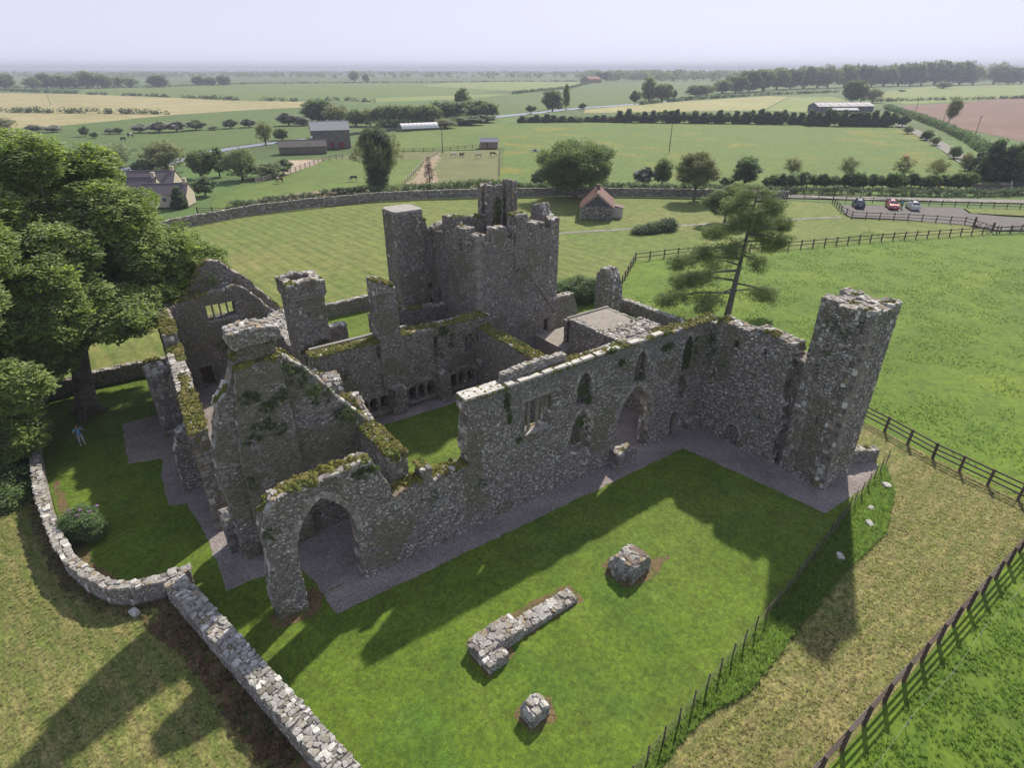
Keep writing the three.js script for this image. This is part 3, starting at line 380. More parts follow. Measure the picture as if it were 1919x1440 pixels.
{ const T = thing('mossy_wall', 'thick wall with yellow moss along its top between the near gable and courtyard', 'wall', [7.35, 1.2]); const M = new Mason(T, 57, 'rubble');
  M.wall({ p: [7.35, 5.5], q: [7.35, 1.2], t: 1.0, out: [[0, 0], [4.3, 0], [4.3, 6.3], ...ragged([[4.2, 6.45], [0, 6.3]], 0.5, 0.08, 4)], moss: 0.85, top: 'white', mossSeed: 2 });
  M.wall({ p: [7.35, 16.0], q: [7.35, 5.5], t: 1.05, out: [[0, 0], [10.5, 0], ...ragged([[10.5, 6.3], [9.4, 6.6], [8.7, 7.2], [8.0, 7.3], [7.2, 6.6], [6.0, 6.3], [5.6, 7.2], [4.6, 7.3], [4.4, 6.2], [2.4, 6.0], [0, 5.6]], 0.4, 0.25, 5)], moss: 0.4, top: 'white', sideMoss: 0.12 }); M.finish(); }
// ------------------------------------------------------------------ left wall with buttresses
{
  const T = thing('left_range_wall', 'long leaning outer wall with mossy top and two buttresses on the left', 'wall', [0, 9.5]);
  const M = new Mason(T, 61, 'dark');
  // runs from the far gable (b 29.6) to its near end (b 9.5), outer face to -a
  const L = 20.1, out = [[0, 0], [L, 0], ...ragged([[L, 0.1], [L - 0.05, 3.4], [L - 0.25, 6.6]], 0.6, 0.1, 3), ...ragged([[L - 0.4, 6.7], [13, 6.75], [6.4, 6.9], [6.3, 7.75], [2.2, 7.9], [0, 7.7]], 0.5, 0.1, 4).slice(1)];
  const m = M.wall({ p: [0.5, 29.6], q: [-0.95, 9.5], t: 0.95, out, moss: 0.7, top: 'white', mossSeed: 12, sideMoss: 0.04 });
  M.wall({ p: [-1.7, 23.9], q: [-1.7, 22.7], t: 1.8, out: [[0, 0], [1.2, 0], ...ragged([[1.2, 5.2], [0.6, 5.8], [0, 5.4]], 0.3, 0.1, 5)], name: 'buttress', moss: 0.15 });
  { const prof = [[0, 0], [1.25, 0], [1.25, 4.6], ...ragged([[1.2, 4.6], [0.5, 4.3], [0.1, 3.2], [0, 1.6]], 0.4, 0.12, 8)]; M.wall({ p: [-1.75, 14.6], q: [-0.5, 14.6], t: 0.75, out: prof, name: 'buttress', top: 'white', moss: 0.05, pal: 'speck' }); }
  { const sl = new THREE.Shape([[-0.1, 0], [1.1, 0], [1.1, 0.35], [-0.1, 0.35]].map(v => new THREE.Vector2(...v))); const g = new THREE.ExtrudeGeometry(sl, { depth: 0.35, bevelEnabled: false }); g.translate(-0.95, 0.02, 0.0); mesh('door_step', g, dressed[1], T); }
  M.finish();
}
{ const T = thing('door_jamb_stub', 'ragged pale door jamb standing on gravel left of the near gable', 'wall', [-0.2, 5.9]); const M = new Mason(T, 64, 'speck'); M.wall({ p: [-0.75, 7.6], q: [-0.75, 6.6], t: 0.65, out: [[0, 0], [1, 0], ...ragged([[1, 2.3], [0.5, 2.9], [0, 1.8]], 0.3, 0.2, 6)], moss: 0.05, top: 'white' }); M.finish(); }
// ------------------------------------------------------------------ far gable
{
  const T = thing('far_gable', 'pointed far gable with four-light mullioned window and dark doorway', 'gable wall', [0.4, 29.5]);
  const M = new Mason(T, 71, 'dark');
  const win = rect(3.75, 6.1, 5.95, 7.35), dr = rect(2.05, 3.1, 0.02, 2.0), rec = rect(3.6, 6.2, 3.9, 5.4);
  const tp = ragged([[10.0, 4.6], [7.0, 8.3], [6.3, 8.6], [2.4, 8.15], [0.9, 7.6], [0, 7.5]], 0.4, 0.12, 3);
  const m = M.wall({ p: [0.4, 29.5], q: [10.4, 29.5], t: 0.7, out: [[0, 0], [10, 0], ...tp], holes: [win, dr], moss: 0.25, sideMoss: 0.1 });
  M.wall({ p: [0.4, 30.2], q: [10.9, 30.2], t: 0.75, out: [[0, 0], [10.5, 0], ...ragged([[10.5, 5.0], [9.2, 6.5], [7.4, 8.9], [5.6, 10.7], [4.8, 10.85], [4.2, 10.5], [2.9, 8.6], [1.8, 7.9], [0, 7.7]], 0.4, 0.16, 4)], holes: [win, dr], name: 'gable_core', moss: 0.4, sideMoss: 0.16 });
  for (let k = 1; k < 4; k++) mesh('mullion', box(0.12, 1.4, 0.2, [3.75 + k * 0.5875, 6.65, -0.75]), dressed[1], T);
  mesh('window_sill', box(2.5, 0.14, 0.4, [4.92, 5.9, -0.15]), dressed[0], T);
  mesh('plank_door', box(1.02, 1.9, 0.08, [2.57, 0.97, -0.9]), std(lin(0.10, 0.075, 0.055)), T);
  M.leaves(m, [[4.5, 9.6, 0.8, 0.6, 50], [3.3, 8.6, 0.6, 0.4, 26], [5.6, 5.2, 0.9, 0.3, 40], [4.6, 3.6, 0.8, 0.4, 30]]); M.finish();
}
{ const T = thing('range_back_wall', 'broad rubble wall head sloping down behind the far gable window', 'wall', [9.4, 22]); const M = new Mason(T, 75, 'dark');
  M.wall({ p: [8.9, 29.6], q: [8.9, 21.6], t: 1.9, out: [[0, 0], [8, 0], ...ragged([[8, 4.2], [5, 4.4], [3, 5.0], [0, 5.6]], 0.5, 0.2, 4)], moss: 0.15, top: 'white' }); M.finish(); }
// ------------------------------------------------------------------ chimney tower and cloister range
{
  const T = thing('chimney_tower', 'stout square chimney tower with flared head and tiny square window', 'tower', [8.5, 19.2]);
  const M = new Mason(T, 81, 'tower'), flat = h => [[0, h], [0.5, h + 0.05], [1, h]];
  const r = tower(M, { a0: 8.45, a1: 10.95, b0: 19.2, b1: 21.6, t: 0.6, tops: { front: flat(10.4), left: flat(10.4), right: flat(10.4), back: flat(10.4) }, holes: { front: [rect(1.05, 1.25, 8.5, 8.75)] }, moss: 0.3, sideMoss: 0.03, c: [0.065, 0.14] });
  for (const [k, hh] of [[0.09, 9.9]]) for (const [w, d, x, z] of [[2.5 + 2 * k, 0.2, 1.25, k - 0.08], [2.5 + 2 * k, 0.2, 1.25, -2.4 - k + 0.08]]) mesh('corbel_course', box(w, 0.2, d, [x - 0.05, hh, z]), dressed[1], T);
  tower(M, { h0: 10.0, a0: 8.3, a1: 11.1, b0: 19.05, b1: 21.75, t: 0.6, tops: { front: [[0, 11.0], [0.3, 11.2], [0.8, 11.1], [1, 10.9]], left: flat(11.05), right: flat(11), back: [[0, 11], [0.4, 11.3], [0.7, 11.1], [1, 11.1]] }, moss: 0.45, sideMoss: 0.05 });
  M.wall({ p: [8.9, 20.2], q: [10.5, 20.2], t: 0.5, h0: 10, out: rect(0, 1.6, 0, 0.9), name: 'flue_divider', moss: 0.5 });
  M.leaves(r.front, [[0.9, 5.6, 0.9, 0.5, 90], [1.8, 6.1, 0.6, 0.3, 40], [1.4, 3.2, 1.2, 0.5, 80], [0.6, 5.0, 0.3, 0.4, 30]]); M.finish();
}
// pieces of the flared head start at the top only
{
  const T = thing('cloister_range', 'cloister wall with three bays of small arched openings and a slender chimney', 'wall', [8.4, 15.9]);
  const M = new Mason(T, 91, 'dark'), holes = [], arches = [];
  for (const bay of [[11.35, 12.2, 13.1], [15.65, 16.5, 17.35], [19.6, 20.45, 21.35]]) for (const s of bay) { const h = arch(s - 8.4, s - 8.4 + 0.72, 0.42, 1.42, 1.8, 5); holes.push(h); arches.push(h); }
  holes.push(rect(9.85, 10.35, 4.4, 5.7), rect(12.8, 13.7, 3.45, 5.1));
  const top = ragged([[15.4, 6.35], [8, 6.45], [0, 6.5]], 0.5, 0.1, 5);
  const m = M.wall({ p: [8.4, 15.9], q: [23.8, 15.9], t: 1.15, out: [[0, 0], [15.4, 0], ...top], holes, moss: 0.7, top: 'white', sideMoss: 0.08, mossSeed: 3, c: [0.065, 0.14] });
  for (const s0 of [11.2, 15.5, 19.45]) M.voussoirs(m, [[s0 - 8.4, 0], [s0 - 8.4, 1.6], [s0 - 7.4, 2.05], [s0 - 6.9, 2.12], [s0 - 6.4, 2.05], [s0 - 5.5, 1.6], [s0 - 5.5, 0]], { n: 8, thick: 0.2, depth: 0.2 });
  mesh('gallery_vault', box(14.6, 0.3, 2.6, [7.5, 2.6, -2.3]), coreMat, T); mesh('gallery_wall', box(14.6, 2.6, 0.3, [7.5, 1.3, -3.4]), coreMat, T);
  for (const bay of [[11.35, 12.2, 13.1], [15.65, 16.5, 17.35], [19.6, 20.45, 21.35]]) for (let k = 0; k < 3; k++) mesh('sill', box(0.72, 0.1, 0.4, [bay[k] - 8.4 + 0.33, 0.4, 0.08]), dressed[1], T);
  for (const s of [14.15, 18.3, 22.3]) M.wall({ p: [s, 15.15], q: [s + 0.95, 15.15], t: 0.8, out: [[0, 0], [0.95, 0], ...ragged([[0.95, 2.2], [0.5, 2.7], [0, 2.4]], 0.3, 0.12, s | 0)], name: 'buttress', pal: 'tower', moss: 0.1, top: 'top' });
  mesh('wall_kerb', box(8, 0.16, 0.3, [4.2, 6.6, -1.35]), dressed[0], T);
  for (const s of [13.05, 13.45]) mesh('window_mullion', box(0.1, 1.65, 0.12, [s, 4.27, -0.5]), dressed[0], T);
  // slender chimney: breast, shaft, head
  M.wall({ p: [13.55, 15.7], q: [15.55, 15.7], t: 1.4, out: [[0, 2.3], [2.0, 2.3], [2.0, 5.4], [1.75, 6.6], [1.7, 10.5], [0.1, 10.5], [0.05, 6.8], [0, 5.4]], name: 'chimney_stack', pal: 'tower', sideMoss: 0.04, moss: 0.1 });
  M.wall({ p: [13.5, 15.55], q: [15.0, 15.55], t: 1.3, h0: 10.3, out: [[0, 0], [1.5, 0], ...ragged([[1.5, 0.5], [0.8, 0.9], [0, 1.05]], 0.3, 0.12, 4)], holes: [], name: 'chimney_head', pal: 'top', top: 'top', moss: 0.5 });
  M.leaves(m, [[6, 6.0, 0.6, 0.5, 40], [5.2, 5.6, 0.4, 0.5, 30], [10.8, 6.0, 0.5, 0.5, 46], [10.2, 4.0, 0.5, 0.6, 20], [2.0, 4.5, 0.6, 0.8, 20], [11.5, 5.0, 0.5, 0.6, 30], [14.6, 4.6, 0.6, 1.2, 60]], 0.06); M.finish();
}
for (const [p, q, h, t, lab, sd] of [[[11.5, 21.2], [13.1, 21.2], 6.3, 0.7, 'dark upright wall block just behind the mossy cloister wall top', 5], [[15.35, 21.2], [16.2, 21.2], 6.4, 0.8, 'narrow wall stump hidden behind the slender chimney', 6]]) { const T = thing('wall_stump', lab, 'wall', p); const M = new Mason(T, 95 + sd, 'dark'); M.wall({ p, q, t, out: [[0, 0], [q[0] - p[0], 0], ...ragged([[q[0] - p[0], h], [0, h]], 0.4, 0.1, sd)], moss: 0.15, top: 'white' }); M.finish(); }
// ------------------------------------------------------------------ great tower
{
  const T = thing('great_tower', 'great battlemented stone tower with stair turret and broken cap-house above the cloister', 'tower', [23.4, 17]);
  const M = new Mason(T, 101, 'tower');
  const W = 8.8, D = 8;
  const mk = (len, list) => [[0, 0], [len, 0], ...ragged(list, 0.6, 0.07, 31)];
  const near = [[8.8, 13.25], [8.05, 13.22], [8.0, 12.4], [7.2, 12.4], [7.15, 13.06], [6.9, 13.06], [6.85, 12.5], [6.6, 12.5], [6.55, 13.2], [5.75, 13.15], [5.7, 12.35], [5.1, 12.4], [5.02, 14.1], [3.8, 14.1], [3.76, 12.2], [3.05, 12.2], [2.98, 13.25], [1.72, 13.28], [1.64, 12.15], [0.62, 12.15], [0.56, 12.95], [0, 12.85]];
  const cr = { t: 0.95, moss: 0.12, top: 'top', c: [0.07, 0.15], sideMoss: 0.035, relief: 0.9 };
  const m = M.wall({ ...cr, p: [23.4, 17], q: [32.2, 17], out: [[0, 0], [W, 0], ...near], holes: [rect(0.32, 0.6, 4.6, 6.6), rect(7.3, 8.0, 2.6, 3.95)] });
  const ml = M.wall({ ...cr, p: [23.4, 25], q: [23.4, 17.02], out: [[0, 0], [7.98, 0], ...[[7.98, 12.85], [7.4, 12.85], [7.3, 12.1], [6.3, 12.1], [6.2, 13.1], [4.7, 13.05], [4.3, 12.3], [4.25, 13.75], [2.5, 13.6], [2.4, 12.2], [0.9, 11.9], [0, 11.9]]], holes: [rect(5.2, 5.75, 11.0, 12.2), rect(1.0, 1.5, 4.4, 6.7)] });
  M.wall({ ...cr, p: [32.2, 25], q: [23.4, 25], t: 0.9, pal: 'dark', out: mk(8.8, [[8.8, 12.2], [6.5, 12.9], [4.4, 12.6], [3.0, 12.7], [2.6, 12.1], [0, 12.2]]), holes: [rect(5.6, 6.2, 8.6, 10.6), rect(6.6, 7.1, 11.0, 12.1)] });
  M.wall({ ...cr, p: [32.2, 17.02], q: [32.2, 25], pal: 'dark', out: mk(7.98, [[7.98, 12.4], [4, 12.6], [2.9, 12.8], [2.8, 14.0], [1.6, 14.3], [1.0, 13.4], [0, 13.2]]) });
  // wall-walk floor ledge inside, dark floor below
  mesh('tower_floor', box(W - 1.8, 0.3, D - 1.8, [W / 2, 9.2, -D / 2]), coreMat, T);
  // machicolation on the near face, string courses, roof creases
  M.wall({ p: [27.25, 16.78], q: [28.42, 16.78], t: 0.24, out: [[0, 9.55], [1.17, 9.5], ...ragged([[1.17, 14.15], [0, 14.15]], 0.4, 0.06, 3)], name: 'machicolation', moss: 0 });
  for (const [x0, x1] of [[-0.06, 3.84], [5.04, 8.86]]) mesh('string_course', box(x1 - x0, 0.12, 0.14, [(x0 + x1) / 2, 11.08, 0.05]), dressed[1], T);
  mesh('string_course', box(0.14, 0.12, 5.6, [-0.05, 11.08, -2.8]), dressed[1], T);
  for (const [x0, y0, x1, y1] of [[4.9, 9.45, 8.35, 4.9], [4.5, 9.5, 3.0, 7.5]]) { const L = Math.hypot(x1 - x0, y1 - y0); mesh('roof_crease', box(L, 0.1, 0.16, [(x0 + x1) / 2, (y0 + y1) / 2, 0.06], [0, 0, Math.atan2(y1 - y0, x1 - x0)]), dressed[1], T); }
  { const L = 2.1; for (const [zz, yy, an] of [[-3.3, 9.2, 0.9], [-4.9, 8.6, -1.0]]) mesh('roof_crease', box(0.14, 0.09, L, [-0.05, yy, zz], [an, 0, 0]), dressed[1], T); }
  for (let k = 0; k < 26; k++) mesh('quoin', box(k % 2 ? 0.5 : 0.32, 0.3, k % 2 ? 0.32 : 0.5, [(k % 2 ? 0.25 : 0.16) - 0.045, 4.4 + k * 0.325, -(k % 2 ? 0.16 : 0.25) + 0.045]), dressed[(k * 7) % 3 === 0 ? 1 : 0], T);
  mesh('corbel', box(0.6, 0.25, 0.6, [0.2, 7.0, -0.2]), dressed[0], T);
  // stair turret to the left, link wall stepping down to the tower
  { const S = new Mason(T, 107, 'tower'); const f = h => [[0, h], [1, h]];
    tower(S, { a0: 19.75, a1: 22.35, b0: 24.2, b1: 26.8, t: 0.7, tops: { front: f(13.85), left: f(13.85), right: f(13.85), back: f(13.85) }, moss: 0, sideMoss: 0.06, c: [0.07, 0.15] });
    const cap = new THREE.ExtrudeGeometry(new THREE.Shape([[0.1, -0.05], [2.5, -0.05], [2.72, 0.4], [2.7, 2.5], [2.2, 2.72], [0.3, 2.7], [-0.08, 2.3], [-0.1, 0.3]].map(v => new THREE.Vector2(...v))), { depth: 0.16, bevelEnabled: true, bevelSize: 0.03, bevelThickness: 0.03, bevelSegments: 1 }); cap.rotateX(-Math.PI / 2); cap.translate(19.75 - 23.4, 13.88, -(24.2 - 17)); const cm = std(lin(0.36, 0.345, 0.34), { map: stoneMap }); cm.color.multiplyScalar(1.4); mesh('turret_cap', cap, cm, T);
    S.wall({ p: [22.3, 24.4], q: [23.5, 24.4], t: 1.2, out: [[0, 0], [1.2, 0], ...ragged([[1.2, 11.6], [0.7, 12.2], [0.1, 13.4], [0, 13.4]], 0.3, 0.16, 6)], holes: [rect(0.25, 0.75, 4.9, 7.1)], name: 'link_wall', sideMoss: 0.1 });
    S.wall({ p: [18.2, 22.6], q: [23.4, 22.6], t: 0.9, out: [[0, 0], [5.2, 0], ...ragged([[5.2, 5.4], [2.6, 5.6], [0, 5.9]], 0.4, 0.12, 6)], holes: [rect(1.5, 2.1, 2.3, 4.2), arch(2.7, 3.25, 2.3, 3.6, 4.0, 5), rect(0.25, 0.6, 2.6, 4.6)], name: 'entrance_wall', pal: 'dark', moss: 0.3 });
    S.finish(); }
  // broken cap-house at the far right corner
  { const S = new Mason(T, 109, 'tower');
    S.wall({ p: [28.9, 23.4], q: [30.55, 23.4], t: 0.6, h0: 9, out: [[0, 0], [1.65, 0], ...ragged([[1.65, 6.4], [0.9, 6.3], [0.1, 6.5]], 0.3, 0.12, 6), [0, 3.6]], name: 'cap_house_wall', sideMoss: 0.2, moss: 0.1 });
    S.wall({ p: [31.05, 23.5], q: [32.2, 23.5], t: 0.6, h0: 9, out: [[0, 0], [1.15, 0], ...ragged([[1.15, 6.6], [0, 6.8]], 0.3, 0.12, 7)], name: 'cap_house_wall', moss: 0.1 });
    S.wall({ p: [32.2, 25.2], q: [28.9, 25.2], t: 0.6, h0: 9, out: [[0, 0], [3.3, 0], ...ragged([[3.3, 6.3], [2.0, 6.5], [1.2, 5.0], [0, 6.4]], 0.4, 0.15, 8)], name: 'cap_house_wall', pal: 'dark' });
    S.wall({ p: [32.25, 23.4], q: [32.25, 25.1], t: 0.6, h0: 9, out: [[0, 0], [1.7, 0], ...ragged([[1.7, 6.4], [0, 6.6]], 0.3, 0.1, 9)], name: 'cap_house_wall', pal: 'dark' });
    S.leaves(S.frame([28.9, 23.4], [30.5, 23.4], 9).m, [[1.1, 4.2, 0.35, 1.2, 110], [0.8, 3.0, 0.4, 0.6, 50]]); S.finish(); }
  M.leaves(m, [[0.6, 4.2, 0.5, 0.5, 40], [0.3, 3.2, 0.8, 0.5, 40]]); M.leaves(ml, [[0.4, 9.5, 0.5, 1.2, 40], [0.3, 10.8, 0.4, 0.5, 40]]);
  M.finish();
}
// ------------------------------------------------------------------ east side: short mossy wall, vaulted chamber, terrace, fragments
{ const T = thing('short_mossy_wall', 'short wall with flat mossy top running from the great tower to the church wall', 'wall', [22.5, 1.2]); const M = new Mason(T, 121, 'dark'); M.wall({ p: [22.5, 16.95], q: [22.5, 1.2], t: 1.0, out: [[0, 0], [15.75, 0], ...ragged([[15.75, 5.4], [9, 5.5], [0, 5.5]], 0.5, 0.06, 4)], moss: 0.9, top: 'white' }); M.finish(); }
{ const T = thing('vaulted_chamber', 'vaulted stone chamber with flat mortar roof and stony slopes behind the church wall', 'building', [30.2, 1.2]); const M = new Mason(T, 127, 'dark');
  const slab = std(0xffffff, { map: tex(512, 512, (u, v, o) => { const f = fbm(u * 9, v * 9, 5, 9), k = spread(f, 0.22) * spread(vn(u * 120, v * 120, 120), 0.16); o[0] = 0.30 * k; o[1] = 0.27 * k; o[2] = 0.25 * k; }, { rep: 0.2 }), roughness: 0.95 });
  M.wall({ p: [30.2, 12.6], q: [30.2, 1.25], t: 0.75, out: [[0, 0], [11.35, 0], ...ragged([[11.35, 5.4], [6, 5.45], [0, 5.4]], 0.5, 0.05, 4), ...ragged([[0, 5.2], [-0.25, 2.9], [-0.1, 0.1]], 0.4, 0.14, 5)], moss: 0.02, top: 'white', pal: 'speck' });
  M.wall({ p: [30.95, 13.9], q: [36.0, 13.9], t: 0.4, out: rect(0, 5.05, 0, 4.75), face: 'fb', moss: 0.02, name: 'end_wall' });
  mesh('flat_roof', box(5.0, 0.2, 4.2, [3.3, 4.82, -(11.9 - 1.2)]), slab, T);
  mesh('roof_kerb', box(5.1, 0.14, 0.2, [3.3, 4.98, -(13.95 - 1.2)]), dressed[0], T);
  const g = new THREE.ExtrudeGeometry(new THREE.Shape([[0, 0], [8.4, 0], [8.4, 5.2], [6.2, 5.25], [5.9, 4.9], [1.5, 5.35], [0, 5.3]].map(v => new THREE.Vector2(...v))), { depth: 4.9, bevelEnabled: false }); g.rotateY(-Math.PI / 2); g.rotateY(Math.PI); g.translate(5.8 - 4.9, 0, 0); mesh('vault_core', g, coreMat, T);
  for (let i = 0; i < 620; i++) { const x = 0.95 + M.r() * 4.8, z = M.r() * 8.5, y = z > 6.1 ? 5.2 : z > 5.9 ? 5.0 : lerp(5.35, 4.9, z / 5.9); M.stone(new M4(), 0.24 + M.r() * 0.2, 0.16, 0.18 + M.r() * 0.16, new V3(x, y + 0.03, -z), new THREE.Euler((M.r() - 0.5) * 0.4, M.r() * 6, (M.r() - 0.5) * 0.4), toneOf('top', M.r, 0.5)); }
  M.wall({ p: [36.0, 1.3], q: [36.0, 14.2], t: 0.3, out: rect(0, 12.9, 0, 4.9), face: 'f', moss: 0.02 });
  mesh('terrace', box(6.3, 2.6, 4.2, [2.65, 1.3, -(14.85 - 1.2)]), slab, T); M.finish(); }
{ const T = thing('tower_side_stub', 'square stub of wall standing against the right side of the great tower', 'wall', [33.2, 20]); const M = new Mason(T, 131, 'tower'); M.wall({ p: [32.3, 19.6], q: [36.8, 19.6], t: 0.9, out: [[0, 0], [4.9, 0], ...ragged([[4.9, 1.6], [5.1, 2.6], [4.7, 3.6], [4.4, 4.5], [0, 4.6]], 0.4, 0.12, 4)], moss: 0.1 }); M.finish(); }
{ const T = thing('wall_fragment', 'tall free-standing wall fragment with rounded top beside dark shrub', 'wall', [44, 21]); const M = new Mason(T, 137, 'rubble');
  M.wall({ p: [43.4, 23.3], q: [43.4, 20.6], t: 1.5, out: [[0, 0], [2.7, 0], ...ragged([[2.7, 3.0], [2.3, 4.4], [1.5, 5.3], [0.6, 5.2], [0.1, 4.6], [0, 3.6]], 0.35, 0.16, 4)], moss: 0.05, top: 'top' });
  M.wall({ p: [43.0, 20.6], q: [44.9, 20.6], t: 0.9, out: [[0, 0], [1.9, 0], ...ragged([[1.9, 3.2], [0.9, 3.4], [0, 3.3]], 0.35, 0.1, 5)], name: 'wall_return', pal: 'dark', moss: 0.1 }); M.finish(); }
function polyWall(name, label, pts, h, t, seed, pal, moss, o = {}) { const T = thing(name, label, 'wall', pts[0]); const M = new Mason(T, seed, pal); for (let i = 0; i + 1 < pts.length; i++) { const p = pts[i], q = pts[i + 1], L = Math.hypot(q[0] - p[0], q[1] - p[1]); M.wall({ p, q, t, out: [[-0.06, 0], [L + 0.06, 0], ...ragged([[L + 0.06, h], [-0.06, h]], o.step || 0.6, o.amp ?? 0.12, seed + i)], moss, top: o.top || 'top', w: o.w, c: o.c, mossSeed: seed, pal }); } M.finish(); return T; }
polyWall('enclosure_wall', 'low stone wall closing the far side of the inner lawn behind the chimneys', [[10.9, 39.2], [16.8, 39.3], [25, 39.3]], 1.55, 0.6, 141, 'dark', 0.1, { top: 'white' });
polyWall('enclosure_wall', 'low stone wall along the inner strip of lawn between fragment and church wall', [[46.1, 22.4], [46.2, 16], [46.4, 9], [46.5, 2]], 1.35, 0.65, 143, 'speck', 0.05, { top: 'white' });
polyWall('enclosure_wall', 'shadowed low stone wall under the big tree left of the far gable', [[-9.2, 35], [-4, 35.5], [1, 35.2]], 1.3, 0.6, 145, 'dark', 0.3);
polyWall('perimeter_wall', 'long grey stone field wall curving round the far side of the mown field', [[-10, 84], [11.4, 96.3], [26.3, 100.6], [38.9, 100.2], [50.1, 99], [60.8, 94.9], [72.1, 88.9], [87.2, 79.5], [100.1, 69.3], [108.7, 61.6], [123.2, 48.2]], 1.75, 0.55, 147, 'tower', 0.05, { w: [0.3, 0.7], c: [0.2, 0.34], step: 0.7, amp: 0.16, top: 'top' });
